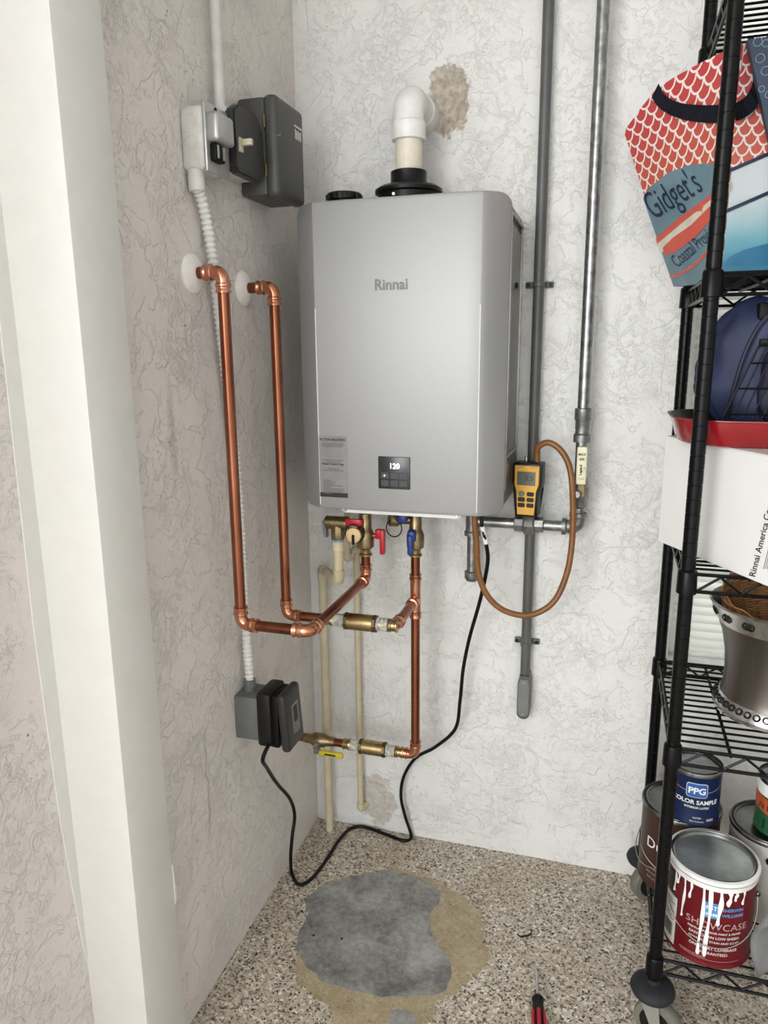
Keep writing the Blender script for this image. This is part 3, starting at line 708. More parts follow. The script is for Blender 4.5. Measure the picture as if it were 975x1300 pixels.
gx, gy, gz = 0.722, -0.070, 0.972
gas = thing('gas_pipe', (gx, gy, 0.8), 'galvanised gas pipe dropping down the wall with union and drip leg', 'pipe')
B().cyl((gx, gy, 1.20), (gx, gy, ZC), 0.0134, n=24).obj('pipe', M_GALV, gas)
zc = hy(740, 537, gy).z
cpl = B().lathe((gx, gy, zc-0.045), (0, 0, 1), [(0.0136, 0), (0.0195, 0.001), (0.0195, 0.018), (0.016, 0.022), (0.0158, 0.03), (0.0165, 0.034), (0.0165, 0.05), (0.019, 0.054), (0.019, 0.078), (0.0136, 0.08)], 24)
cpl.obj('coupling', M_GALVF, gas)
zt_, zb_ = hy(740, 567, gy).z, hy(738, 652, gy).z
B().cyl((gx, gy, zb_-0.005), (gx, gy, zc-0.03), 0.0130, n=20).obj('pipe', M_GALV, gas)
vb = B().lathe((gx, gy, hy(738, 645, gy).z), (0, 0, 1), [(0.0135, 0), (0.0185, 0.004), (0.0185, 0.02), (0.022, 0.026), (0.022, 0.045), (0.0185, 0.052), (0.0185, 0.07), (0.014, 0.075)], 8).obj('gas_valve', M_GALVF, gas, smooth=30)
nz = hy(737, 627, gy-0.035).z
B().cylb((gx-0.004, gy-0.015, nz), (gx-0.004, gy-0.047, nz), 0.0105, 0.003, 8).obj('valve_nut', M_GALV, vb, smooth=20)
l0, l1 = hy(738, 567, gy-0.033).z, hy(738, 614, gy-0.033).z
lvx = hy(738.5, 590, gy-0.033).x
B().box((lvx-0.007, gy-0.036, nz-0.008), (lvx+0.010, gy-0.031, l1+0.004), 0.001, 1).obj('handle_bracket', M_DBRASS, vb)
hd = B().box((lvx-0.0115, gy-0.039, l1-0.002), (lvx+0.0115, gy-0.030, l0), 0.004, 3).obj('valve_lever', M_TAG, vb)
hd['label'] = 'cream vinyl lever sleeve with black print'
for k, (tx, sz, dz) in enumerate((('MAX', 0.0085, 0.020), ('600', 0.0085, 0.031))):
    lettering('print', tx, sz, lambda x, y, dz=dz: V((lvx+x*0.9, gy-0.0395, l0-dz+y)), M_INK, hd, bold=0.0004)
lettering('print', 'Legend', 0.0085, lambda x, y: V((lvx-0.001-y+0.002, gy-0.0395, l0-0.053+x)), M_INK, hd, bold=0.0005)
lettering('print', 'T-100', 0.006, lambda x, y: V((lvx+0.0085-y+0.0, gy-0.0395, l0-0.053+x)), M_INKG, hd)
lettering('print', 'CSA', 0.007, lambda x, y: V((lvx+x, gy-0.0395, l0-0.076+y)), M_INKG, hd)
# elbow, horizontal run with union, tee with drip leg
def gfit(pts, parent, name, rad=0.022):
    e = B().sweep(fillet(pts, rad, 10), 0.0172, 20).obj(name, M_GALVF, parent); P = [V(p) for p in pts]
    for a, c in ((P[0], P[1]), (P[-1], P[-2])):
        d = (a-c).normalized(); B().lathe(a-d*0.012, d, [(0.0172, 0), (0.0205, 0.003), (0.0205, 0.012), (0.0135, 0.0125)], 20).obj('bead', M_GALVF, e)
    return e
gfit([(gx, gy, gz+0.036), (gx, gy, gz), (gx-0.036, gy, gz)], gas, 'elbow')
tx_ = hy(600, 668, gy).x
B().cyl((gx-0.03, gy, gz), (tx_, gy, gz), 0.0132, n=20).obj('pipe', M_GALV, gas)
ux = hy(672, 669, gy).x
un = B().lathe((ux-0.037, gy, gz), (1, 0, 0), [(0.014, 0), (0.020, 0.002), (0.021, 0.022), (0.019, 0.024)], 8).obj('union', M_GALVF, gas, smooth=20)
B().lathe((ux-0.014, gy, gz), (1, 0, 0), [(0.022, 0), (0.0265, 0.003), (0.0265, 0.023), (0.022, 0.026)], 6).obj('union_nut', M_GALV, un, smooth=20)
B().lathe((ux+0.012, gy, gz), (1, 0, 0), [(0.019, 0), (0.020, 0.001), (0.020, 0.021), (0.014, 0.023)], 8).obj('union_end', M_GALV, un, smooth=20)
gfit([(tx_, gy, gz+0.04), (tx_, gy, gz), (tx_, gy, gz-0.036)], gas, 'tee')
B().cyl((tx_, gy, gz+0.03), (tx_, gy, HZ0+0.003), 0.0132, n=20).obj('pipe', M_GALV, gas)
ez = hy(598, 730, gy).z
B().cyl((tx_, gy, gz-0.03), (tx_, gy, ez), 0.0132, n=20).obj('drip_leg', M_GALV, gas)
B().lathe((tx_, gy, ez+0.012), (0, 0, -1), [(0.0135, 0), (0.0185, 0.002), (0.0185, 0.018), (0.014, 0.026), (0.004, 0.028)], 20).obj('drip_cap', M_GALVF, gas)

# ================================================================== MANOMETER, HOSE, CORD
my = -0.112
m0 = hy(652, 588, my); m1 = hy(694, 655, my); mz1 = m0.z-0.0; mz0 = gz+0.0262
mxc = (m0.x+hy(689, 655, my).x)/2
man = thing('digital_manometer', (mxc, -0.09, mz0), 'yellow and black handheld digital manometer resting on the gas pipe union', 'meter')
def mout(k):
    W, w_ = 0.0345-k, 0.0265-k; H = mz1-mz0
    return [(-w_, k), (w_, k), (w_+0.001, H*0.48), (W, H*0.60), (W, H-k), (-W, H-k), (-W, H*0.60), (-w_-0.001, H*0.48)]
RT = Matrix.Rotation(math.radians(-7), 3, 'Z')
def mp(x, y, z): q = RT @ V((x, y, 0)); return V((mxc-0.002+q.x, -0.085+q.y, mz0+z))
b = B().prism([mp(x, -0.023, z) for x, z in mout(0)], RT @ V((0, 0.046, 0)))
es = [e for e in b.bm.edges]
bmesh.ops.bevel(b.bm, geom=es, offset=0.004, segments=2, profile=0.5, affect='EDGES')
body = b.obj('case', M_BLACKP, man)
b = B().prism([mp(x, -0.0245, z) for x, z in mout(0.0055)], RT @ V((0, 0.004, 0)))
bmesh.ops.bevel(b.bm, geom=list(b.bm.edges), offset=0.0012, segments=1, affect='EDGES')
fp = b.obj('face_plate', M_YEL, man)
H = mz1-mz0
def mbox(x0, x1, z0, z1, yf, nm, m, bev=0.0015, par=fp):
    b = B().prism([mp(x, yf, z) for x, z in ((x0, z0), (x1, z0), (x1, z1), (x0, z1))], RT @ V((0, 0.003, 0)))
    if bev: bmesh.ops.bevel(b.bm, geom=list(b.bm.edges), offset=bev, segments=2, affect='EDGES')
    return b.obj(nm, m, par)
lcd = mbox(-0.0235, 0.0225, H*0.585, H*0.86, -0.0255, 'screen', M_LCD)
lettering('digits', '3.5', 0.019, lambda x, y: mp(0.006+x, -0.0258, H*0.68+y), M_INK, lcd)
for r in range(3):
    for c in range(2):
        zc_ = H*(0.435-0.105*r); xc_ = -0.0105+0.021*c
        if r == 0 and c == 0: B().cylb(mp(xc_, -0.022, zc_), mp(xc_, -0.0268, zc_), 0.0072, 0.001, 20).obj('button', M_GREENB, fp)
        else: mbox(xc_-0.0085, xc_+0.0085, zc_-0.0052, zc_+0.0052, -0.0268, 'button', M_BTN)
lettering('print', 'UEi', 0.010, lambda x, y: mp(-0.015+x, -0.0249, H*0.915+y), M_INKG, fp, shear=0.3)
lettering('print', 'EM152', 0.0055, lambda x, y: mp(0.018+x, -0.0249, H*0.92+y), M_INK, fp)
for xx, mm in ((-0.008, M_CHROME), (0.018, M_CHROME)): B().cyl(mp(xx, 0, H-0.003), mp(xx, 0, H+0.012), 0.0032, n=10).obj('port', mm, man)
# hose
hp = mp(0.018, 0, H)
hpts = [hp + V((0, 0, 0.003)), hp + V((0, -0.002, 0.022)), hy(684, 567, -0.095), hy(697, 562, -0.10), hy(713, 573, -0.105), hy(724, 597, -0.112), hy(727.5, 640, -0.118), hy(726, 690, -0.122), hy(719, 730, -0.13), hy(702, 765, -0.14), hy(672, 781, -0.15), hy(640, 775, -0.16), hy(618, 755, -0.165), hy(607, 725, -0.17), hy(605, 690, -0.175), hy(603, 668, -0.18), V((hy(602, 660, -0.18).x, -0.18, HZ0+0.006))]
tag(B().sweep(catmull(hpts, 8), 0.0072, 14).obj('rubber_hose', M_HOSE), 'brown rubber hose looping from the manometer to the heater underside', 'hose')
# power cord
ob = V((0.086, -0.445, 0.520))
cr = 0.0047
cpts = [V((hy(611, 660, -0.2).x, -0.2, HZ0+0.006)), hy(612, 668, -0.2), hy(617, 690, -0.19), hy(619, 715, -0.17), hy(610, 760, -0.13), hy(596, 810, -0.09), hy(588, 850, -0.07), hy(584, 890, -0.06), hy(578, 925, -0.052), hy(553, 948, -0.045), hy(528, 962, -0.04), hy(513, 985, -0.035), hy(509, 1010, -0.03), hy(514, 1035, -0.028),
        hz(522, 1062, 0.006), hz(513, 1067, 0.005), hz(492, 1060, 0.005), hz(463, 1050, 0.005), hz(445, 1052, 0.005), hz(430, 1067, 0.005), hz(412, 1095, 0.005), hz(395, 1116, 0.005), hz(380, 1123, 0.005), hz(371, 1110, 0.006), hx(369, 1090, 0.03), hx(371, 1062, 0.035), hx(374, 1035, 0.035), hx(368, 1014, 0.038), hx(352, 995, 0.042), hx(339, 975, 0.06), hx(334, 962, 0.08), V((ob.x, ob.y, 0.535))]
cord = thing('power_cord', (0.3, -0.1, 0), 'black power cord draped from the heater along the floor to the outlet', 'cord')
B().sweep(catmull(cpts, 10), cr, 12).obj('cable', M_CORD, cord)
B().sweep(catmull([cpts[1], (cpts[1]+cpts[2])/2, cpts[2]], 4), 0.0056, 12).obj('white_tag', M_PVCW, cord)

# ================================================================== LEFT WALL ELECTRICS
ot = thing('weatherproof_outlet', (0.0, -0.435, 0.515), 'grey outlet box with charcoal in-use cover low on the side wall', 'outlet')
oz0, oz1 = 0.520, 0.632; oy0, oy1 = -0.472, -0.392
B().box((-0.001, oy0+0.004, oz0+0.004), (0.060, oy1-0.002, oz1-0.004), 0.003).obj('junction_box', M_BOXG, ot)
B().box((0.056, oy0-0.002, oz0-0.006), (0.092, oy1+0.004, oz1+0.012), 0.008, 2).obj('cover_base', M_COVER, ot)
B().box((0.090, oy0+0.008, oz0-0.010), (0.106, oy1-0.002, oz1+0.006), 0.004, 2).obj('gasket', M_BLACKM, ot)
lid = B().box((0.006, -0.044, -0.071), (0.028, 0.043, 0.068), 0.009, 3, Matrix.Translation((0.104, (oy0+oy1)/2+0.002, (oz0+oz1)/2)) @ Matrix.Rotation(math.radians(-4), 4, 'Y')).obj('cover_lid', M_LID, ot)
wn = B().box((0.0270, -0.014, -0.040), (0.0285, 0.022, 0.032), 0.0005, 1, Matrix.Translation((0.104, (oy0+oy1)/2+0.002, (oz0+oz1)/2)) @ Matrix.Rotation(math.radians(-4), 4, 'Y')).obj('lid_label', M_SMOKE, lid)
B().box((0.0280, -0.006, -0.012), (0.0290, 0.014, 0.024), 0.0005, 1, Matrix.Translation((0.104, (oy0+oy1)/2+0.002, (oz0+oz1)/2)) @ Matrix.Rotation(math.radians(-4), 4, 'Y')).obj('lid_picture', M_COVER, wn)
B().cylb((0.086, -0.445, oz0-0.014), (0.086, -0.445, oz0+0.002), 0.011, 0.002, 14).obj('cord_gland', M_COVER, ot)
B().cylb((0.100, -0.40, oz0-0.020), (0.100, -0.40, oz0+0.0), 0.007, 0.003, 10).obj('latch', M_COVER, ot)
sx_, sy_ = 0.022, hx(317, 862, 0.022).y
B().lathe((sx_, sy_, oz1-0.006), (0, 0, 1), [(0.0145, 0), (0.0145, 0.014), (0.0135, 0.016), (0.0135, 0.028), (0.012, 0.029)], 12).obj('conduit_connector', M_BOXG, ot, smooth=20)

# white spiral conduit
wz0 = 1.718
spt = [V((0.020, hx(250, 236, 0.02).y, 1.69)), hx(256, 252, 0.020), hx(264, 290, 0.018), hx(270, 330, 0.017), hx(276, 380, 0.017), hx(283, 440, 0.017), hx(292, 520, 0.017), hx(301, 610, 0.017), hx(307, 700, 0.018), hx(311, 780, 0.020), V((sx_, sy_, oz1+0.02))]
pa = catmull(spt, 14); dense = []
Ltot = 0
for a, c in zip(pa, pa[1:]):
    n = max(1, int((c-a).length/0.0022))
    for k in range(n): dense.append(a.lerp(c, k/n))
dense.append(pa[-1])
Ls = [0]
for a, c in zip(dense, dense[1:]): Ls.append(Ls[-1]+(c-a).length)
uni = []; kk = 0; sN = int(Ls[-1]/0.0016)
for i in range(sN+1):
    d_ = Ls[-1]*i/sN
    while kk < len(Ls)-2 and Ls[kk+1] < d_: kk += 1
    uni.append(dense[kk].lerp(dense[kk+1], min(1, (d_-Ls[kk])/max(1e-9, Ls[kk+1]-Ls[kk]))))
dense = uni
acc = [0]
for a, c in zip(dense, dense[1:]): acc.append(acc[-1]+(c-a).length)
tag(B().sweep(dense, lambda i: 0.0098+0.0018*max(-0.8, math.sin(acc[i]/0.0105*2*math.pi)), 14).obj('flexible_conduit', M_SPIRAL, smooth=80), 'white ribbed flexible conduit running down the side wall between boxes', 'conduit')

# outlet box with silver cover
wb = thing('utility_box', (0.0, -0.495, 1.717), 'white painted utility box with silver device cover at the conduit top', 'electrical box')
by0, by1 = -0.545, -0.462
B().box((-0.001, by0, 1.718), (0.048, by1, 1.828), 0.010, 3).obj('box', M_WPAINT, wb)
B().cylb((0.020, spt[0].y, 1.683), (0.020, spt[0].y, 1.722), 0.0155, 0.002, 16).obj('connector', M_WPAINT, wb)
B().torus((0.024, by0, 1.80), (0, 1, 0), 0.012, 0.0012, 20, 6).obj('knockout', M_WPAINT, wb)
B().torus((0.024, by0, 1.765), (0, 1, 0), 0.012, 0.0012, 20, 6).obj('knockout', M_WPAINT, wb)
B().box((0.046, by0+0.001, 1.714), (0.053, by1+0.004, 1.834), 0.003, 2).obj('cover_plate', M_DEVICE, wb)
B().box((0.050, by0+0.005, 1.765), (0.076, by1-0.014, 1.816), 0.007, 3).obj('raised_cover', M_DEVICE, wb)
fz = B().box((0.052, by0+0.012, 1.733), (0.066, by0+0.046, 1.764), 0.003, 2).obj('fuse_socket', M_BLACKM, wb)
B().box((0.064, by0+0.016, 1.738), (0.068, by0+0.020, 1.760)).obj('contact', M_DEVICE, fz)
B().box((0.064, by0+0.036, 1.738), (0.068, by0+0.040, 1.760)).obj('contact', M_DEVICE, fz)
B().cylb((0.052, by0+0.04, 1.826), (0.0555, by0+0.04, 1.826), 0.004, 0.001, 10).obj('screw', M_BLACKP, wb)
# switch box
sw = thing('light_switch', (0.0, -0.395, 1.73), 'dark switch box with ivory toggle between white and grey boxes', 'switch')
B().box((-0.001, -0.445, 1.735), (0.045, -0.335, 1.852), 0.004).obj('box', M_WPAINT, sw)
pl = []
ya, yb, za, zb, ch = -0.452, -0.330, 1.730, 1.858, 0.026
for y, z in ((ya+ch*0.4, za), (yb-ch, za), (yb, za+ch), (yb, zb-ch), (yb-ch, zb), (ya+ch, zb), (ya, zb-ch*0.6), (ya, za+ch*0.4)): pl.append(V((0.044, y, z)))
b = B().prism(pl, (0.020, 0, 0)); bmesh.ops.bevel(b.bm, geom=list(b.bm.edges), offset=0.003, segments=2, affect='EDGES')
swp = b.obj('switch_plate', M_SWP, sw)
tgz = hx(306, 184, 0.066).z; tgy = hx(306, 184, 0.066).y
B().box((0.063, tgy-0.007, tgz-0.013), (0.068, tgy+0.007, tgz+0.013), 0.001, 1).obj('toggle_slot', M_TOGGLE, swp)
B().box((0.060, tgy-0.004, tgz-0.002), (0.090, tgy+0.006, tgz+0.010), 0.002, 2, Matrix.Translation((0, 0, 0))).obj('toggle', M_TOGGLE, swp)
B().cyl((0.034, -0.345, 1.748), (0.034, -0.300, 1.748), 0.013, n=16).obj('nipple', M_DBOX, sw)
# white conduit upward
sxw = 0.024; syw = hx(279, 120, sxw).y
tag(B().cyl((sxw, syw, 1.845), (sxw, syw, ZC), 0.0105, n=16).obj('painted_conduit', M_WPAINT), 'white painted conduit rising from the switch box to the ceiling', 'conduit')
# disconnect box
db = thing('disconnect_box', (0.0, -0.245, 1.705), 'dark grey scuffed metal disconnect box with hasp in the wall corner', 'electrical box')
dy0, dy1, dz0, dz1 = -0.312, -0.172, 1.712, 1.905
B().box((-0.001, dy0, dz0), (0.062, dy1, dz1), 0.008, 2).obj('box', M_DBOX, db)
dl = B().box((0.058, dy0-0.003, dz0-0.003), (0.090, dy1+0.003, dz1+0.003), 0.012, 3).obj('door', M_DBOX, db)
for zz in (1.76, 1.855): B().cyl((0.062, dy0-0.004, zz-0.012), (0.062, dy0-0.004, zz+0.012), 0.003, n=8).obj('hinge', mat('old_brass', (110, 98, 66), 0.5, metal=0.6) if 'old_brass' not in MATS else MATS['old_brass'], db)
B().torus((0.074, dy1+0.010, 1.792), (1, 0, 0), 0.009, 0.003, 16, 6).obj('hasp', M_DBOX, db)
for zz, xx in ((1.845, 0.03), (1.80, 0.028), (1.79, 0.034)): B().box((xx-0.004, dy0-0.001, zz-0.002), (xx+0.006, dy0+0.002, zz+0.002), 0.001, 1).obj('knockout', M_BLACKM, db)
B().box((0.0895, dy1-0.052, 1.866), (0.0908, dy1-0.010, 1.870)).obj('label_print', M_WPAINT, dl)
for k in range(5): B().box((0.0895, dy1-0.048+0.007*k, 1.842), (0.0908, dy1-0.0445+0.007*k, 1.862-0.003*(k % 2))).obj('label_print', M_WPAINT, dl)

# ================================================================== WIRE SHELVING
SX, SYF, SYR, SLEN = 0.928, -0.490, -0.085, 0.90
LEV = [0.192, 0.660, 1.000, 1.507, 1.965]
unit = thing('wire_shelving_unit', (SX+SLEN/2, (SYF+SYR)/2, 0), 'black wire shelving unit on casters beside the water heater', 'shelving')
prof = [(0.010, 0), (0.0125, 0.001)]
zz = 0.02
while zz < 2.03:
    prof += [(0.0125, zz-0.0012), (0.0118, zz-0.0006), (0.0118, zz+0.0006), (0.0125, zz+0.0012)]; zz += 0.0254
prof += [(0.0125, 2.045), (0.008, 2.05)]
post0 = B().lathe((SX, SYF, 0.125), (0, 0, 1), prof, 14).obj('post', M_SHELF, unit, smooth=40)
for dx, dy in ((0, SYR-SYF), (SLEN, 0), (SLEN, SYR-SYF)): inst(post0, (dx, dy, 0))
RW = 0.0028
shelves = []
def wirebar(b, p0, p1, r): b.cyl(p0, p1, r, n=6)
sh0 = None
for zi, zl in enumerate(LEV):
    fr = B()
    x0, x1, ya, yb = SX, SX+SLEN, SYF, SYR
    for (pa, pb) in (((x0, ya), (x1, ya)), ((x0, yb), (x1, yb)), ((x0, ya), (x0, yb)), ((x1, ya), (x1, yb))):
        wirebar(fr, (*pa, zl), (*pb, zl), RW*1.25); wirebar(fr, (*pa, zl-0.032), (*pb, zl-0.032), RW*1.25)
        L = V((pb[0]-pa[0], pb[1]-pa[1], 0)); n = int(L.length/0.036); last = None
        for k in range(n+1):
            t_ = 0.04 + (1-0.08)*k/n if L.length < 0.6 else 0.02+0.96*k/n
            q = V((pa[0], pa[1], 0)) + L*t_ + V((0, 0, zl-0.003 if k % 2 else zl-0.030))
            if last is not None: wirebar(fr, last, q, RW*0.9)
            last = q
    if sh0 is None: zref = zl; sh0 = fr.obj('shelf', M_SHELF, unit, smooth=50); sh = sh0
    else: fr.bm.free(); sh = inst(sh0, (0, 0, zl-zref))
    shelves.append(sh)
    if zi == 0:
        wr0 = B().cyl((x0, ya+0.022, zl+0.004), (x1, ya+0.022, zl+0.004), RW*0.85, n=6).obj('deck_wire', M_SHELF, sh, smooth=60)
        rod0 = B().cyl((x0+0.10, ya, zl-0.003), (x0+0.10, yb, zl-0.003), RW*1.2, n=6).obj('cross_rod', M_SHELF, sh, smooth=60)
        col0 = B().lathe((x0, ya, zl-0.036), (0, 0, 1), [(0.0128, 0), (0.0175, 0.001), (0.0165, 0.040), (0.0150, 0.043), (0.0128, 0.044)], 16).obj('collar', M_SHELF, sh, smooth=40)
        w_base, r_base, c_base = wr0, rod0, col0
    else:
        w_base = inst(wr0, (0, 0, 0), sh); r_base = inst(rod0, (0, 0, 0), sh); c_base = inst(col0, (0, 0, 0), sh)
    nw = 15
    for k in range(1, nw): inst(w_base, (0, k*(SYR-SYF-0.044)/(nw-1), 0))
    for k in range(1, 4): inst(r_base, (k*0.235, 0, 0))
    for dx, dy in ((0, SYR-SYF), (SLEN, 0), (SLEN, SYR-SYF)): inst(c_base, (dx, dy, 0))
# casters
def caster(x, y, ang):
    c = B().lathe((x, y, 0.107), (0, 0, 1), [(0.006, 0), (0.030, 0.0), (0.041, 0.006), (0.044, 0.013), (0.041, 0.021), (0.030, 0.027), (0.0135, 0.029), (0.0128, 0.04)], 28).obj('caster', M_BUMP, unit, smooth=50)
    Rz = Matrix.Translation((x, y, 0)) @ Matrix.Rotation(ang, 4, 'Z')
    f = B()
    for sg in (-1, 1):
        pts = [Rz @ V((px_, sg*0.017, pz_)) for px_, pz_ in ((-0.022, 0.108), (0.022, 0.108), (0.030, 0.05), (0.022, 0.040), (0.010, 0.044))]
        f.prism(pts, Rz.to_3x3() @ V((0, 0.002*sg, 0)))
    f.cyl(Rz @ V((0.018, -0.021, 0.05)), Rz @ V((0.018, 0.021, 0.05)), 0.006, n=10)
    f.box((-0.022, -0.019, 0.102), (0.022, 0.019, 0.108), 0, 1, Rz)
    f.obj('fork', M_FORK, c, smooth=30)
    ax = Rz.to_3x3() @ V((0, 1, 0)); cc = Rz @ V((0.018, 0, 0.05))
    B().lathe(cc-ax*0.014, ax, [(0.034, 0), (0.046, 0.001), (0.0495, 0.006), (0.0495, 0.022), (0.046, 0.027), (0.034, 0.028)], 32).obj('tyre', M_TREAD, c, smooth=50)
    B().lathe(cc-ax*0.0145, ax, [(0.008, 0), (0.0345, 0.0), (0.0345, 0.029), (0.008, 0.029)], 24).obj('hub', M_BLACKP, c, smooth=40)
for x, y, a in ((SX, SYF, -0.5), (SX, SYR, 0.6), (SX+SLEN, SYF, 0.3), (SX+SLEN, SYR, -0.4)): caster(x, y, a)

# ================================================================== ON THE SHELVES
ZB = LEV[0]+0.0065
def zs(i): return LEV[i]+0.0065
M_TIN = mat('tin_lid', (142, 142, 140), 0.26, metal=0.95, rgb2=(112, 112, 110), nscale=20, ndetail=5)
M_CANRED = mat('red_label', (100, 14, 22), 0.4, spec=0.3)
M_CANBROWN = mat('brown_label', (66, 42, 34), 0.45, spec=0.3)
M_CANBLUE = mat('navy_label', (15, 34, 72), 0.4, spec=0.25)
M_CANGREEN = mat('green_label', (28, 78, 44), 0.4)
M_CANWHITE = mat('white_label', (206, 204, 198), 0.45, rgb2=(190, 188, 182))
M_ORANGE = mat('orange_label', (176, 80, 42), 0.45)
M_PRINTW = mat('white_print', (238, 236, 232), 0.5)
M_PRINTG = mat('pale_print', (186, 150, 146), 0.5)
M_LBLUE = mat('light_blue_logo', (72, 146, 196), 0.45)
M_MBLUE = mat('mid_blue_logo', (40, 96, 168), 0.45)
M_PAINT = mat('white_wet_paint', (236, 236, 232), 0.3)
M_CLOTH = mat('grey_cloth', (168, 168, 168), 0.8, bump=0.2, bscale=300)
def can(name, x, y, z, R, Hh, m, label, rim=True, bail=None, wall=None, lid_m=None):
    t = thing(name, (x, y, z), label, 'can')
    body = B().lathe((x, y, z), (0, 0, 1), [(R*0.97, 0), (R*1.01, 0.002), (R*1.01, 0.005), (R*0.985, 0.007), (R*0.985, Hh-0.010), (R*1.0, Hh-0.008)], 48).obj('body', m, t, smooth=40)
    B().lathe((x, y, z+Hh-0.009), (0, 0, 1), [(R*0.985, 0), (R*1.02, 0.001), (R*1.025, 0.006), (R*1.01, 0.009), (R*0.98, 0.009), (R*0.965, 0.005), (R*0.95, 0.003), (R*0.93, 0.004), (R*0.91, 0.008), (R*0.88, 0.009), (R*0.865, 0.004), (R*0.8, 0.003), (0.0002, 0.003)], 48, cap=False).obj('lid', lid_m or M_TIN, t, smooth=30)
    return t, body
def camang(x, y): return math.atan2(CAM.y-y, CAM.x-x)
def cyl_map(x, y, R, a0, off=0.0006):
    """s metres along the girth (to the right seen from outside), h height -> point on the can side"""
    return lambda s, h: V((x+(R+off)*math.cos(a0+s/R), y+(R+off)*math.sin(a0+s/R), h))
def bail(t, x, y, z, R, a0, drop):
    pts = []
    for k in range(25):
        f = k/24; a = a0 + math.pi*(f-0.5)*1.0; d = math.sin(math.pi*f)
        pts.append(V((x+(R+0.004+0.004*d)*math.cos(a), y+(R+0.004+0.004*d)*math.sin(a), z-drop*d**0.8)))
    B().sweep(pts, 0.0012, 6).obj('bail_handle', M_CHROME, t)
    for k in (0, -1): B().sphere(pts[k], 0.006, 10).obj('bail_ear', M_TIN, t)
# red can
RX, RY = 1.030, -0.410
tr, trb = can('paint_can', RX, RY, ZB, 0.0835, 0.192, M_CANRED, 'red paint can with white paint drips down its side', lid_m=mat('smeared_lid', (120, 122, 122), 0.28, metal=0.8, rgb2=(176, 178, 172), nscale=12, ndetail=6))
a0 = camang(RX, RY); RR = 0.0835*0.985; mpr = cyl_map(RX, RY, RR, a0); mp2 = cyl_map(RX, RY, RR, a0, 0.0011); mp3 = cyl_map(RX, RY, RR, a0, 0.0020)
B().lathe((RX, RY, ZB+0.1725), (0, 0, 1), [(RR+0.0012, 0), (RR+0.0022, 0.004), (RR+0.003, 0.013), (RR+0.004, 0.016), (RR+0.0035, 0.021), (RR-0.002, 0.0225)], 48, cap=False).obj('paint_smear', M_PAINT, tr)
for s, l, wd in ((-0.070, 0.045, .005), (-0.062, 0.022, .004), (-0.047, 0.085, .0045), (-0.034, 0.035, .004), (-0.010, 0.150, .0055), (0.002, 0.150, .006), (0.020, 0.075, .007), (0.036, 0.03, .007), (0.048, 0.018, .006), (0.064, 0.028, .004)):
    zt = ZB+0.176
    b = B(); b.grid(lambda u, v, s=s, l=l, wd=wd: mp3(s+(u-0.5)*wd*(1+0.35*math.sin(v*9+s*200))+0.0015*math.sin(v*5), zt-l*v), 3, 16)
    b.obj('paint_drip', M_PAINT, tr, smooth=60, recalc=False)
    B().sphere(mp3(s+0.0015*math.sin(5), zt-l), 0.0024, 8).obj('paint_drip', M_PAINT, tr)
patch('barcode_panel', mpr, -0.104, -0.062, ZB+0.008, ZB+0.115, M_CANWHITE, trb, 8, 2)
for k in range(11): patch('bar', mp2, -0.098+k*0.0026, -0.0968+k*0.0026+0.0006*(k % 3), ZB+0.022, ZB+0.052, M_INK, trb, 1, 1)
for k in range(8): patch('fine_print', mp2, -0.098, -0.068-0.006*(k % 3), ZB+0.060+k*0.006, ZB+0.0625+k*0.006, M_INKG, trb, 3, 1)
patch('dark_panel', mpr, -0.112, -0.075, ZB+0.120, ZB+0.165, M_BLACKP, trb, 6, 2)
patch('logo_block', mpr, -0.008, 0.022, ZB+0.112, ZB+0.146, M_LBLUE, trb, 6, 2)
lettering('logo_print', 'HGTV', 0.0125, lambda x, y: mp2(0.007+x, ZB+0.131+y), M_PRINTW, trb, bold=0.0004)
lettering('logo_print', 'HOME', 0.0105, lambda x, y: mp2(0.007+x, ZB+0.117+y), M_PRINTW, trb, bold=0.0004)
lettering('logo_print', 'SHERWIN', 0.0095, lambda x, y: mp2(0.046+x, ZB+0.131+y), M_LBLUE, trb, bold=0.0004)
lettering('logo_print', 'WILLIAMS', 0.0095, lambda x, y: mp2(0.046+x, ZB+0.119+y), M_LBLUE, trb, bold=0.0004)
lettering('label_print', 'SHOWCASE', 0.021, lambda x, y: mp2(0.020+x*1.02, ZB+0.088+y), M_PRINTG, trb, spacing=1.05)
for tx, sz, dz in (('PREMIUM INTERIOR PAINT & PRIMER', 0.0062, 0.078), ('EASY CLEAN LOW SHEEN', 0.0082, 0.067), ('ADVANCED STAIN AND SCUFF', 0.0068, 0.057), ('ONE-COAT COVERAGE', 0.0085, 0.041), ('GUARANTEED.', 0.0085, 0.030)):
    lettering('label_print', tx, sz, lambda x, y, dz=dz: mp2(0.016+x, ZB+dz+y), M_PRINTW, trb)
patch('label_rule', mp2, -0.045, 0.07, ZB+0.0165, ZB+0.0172, M_PRINTG, trb, 12, 1)
lettering('label_print', 'INTERIOR EGGSHELL', 0.0055, lambda x, y: mp2(-0.022+x, ZB+0.019+y), M_PRINTG, trb)
bail(tr, RX, RY, ZB+0.125, RR, a0+0.15, 0.072)
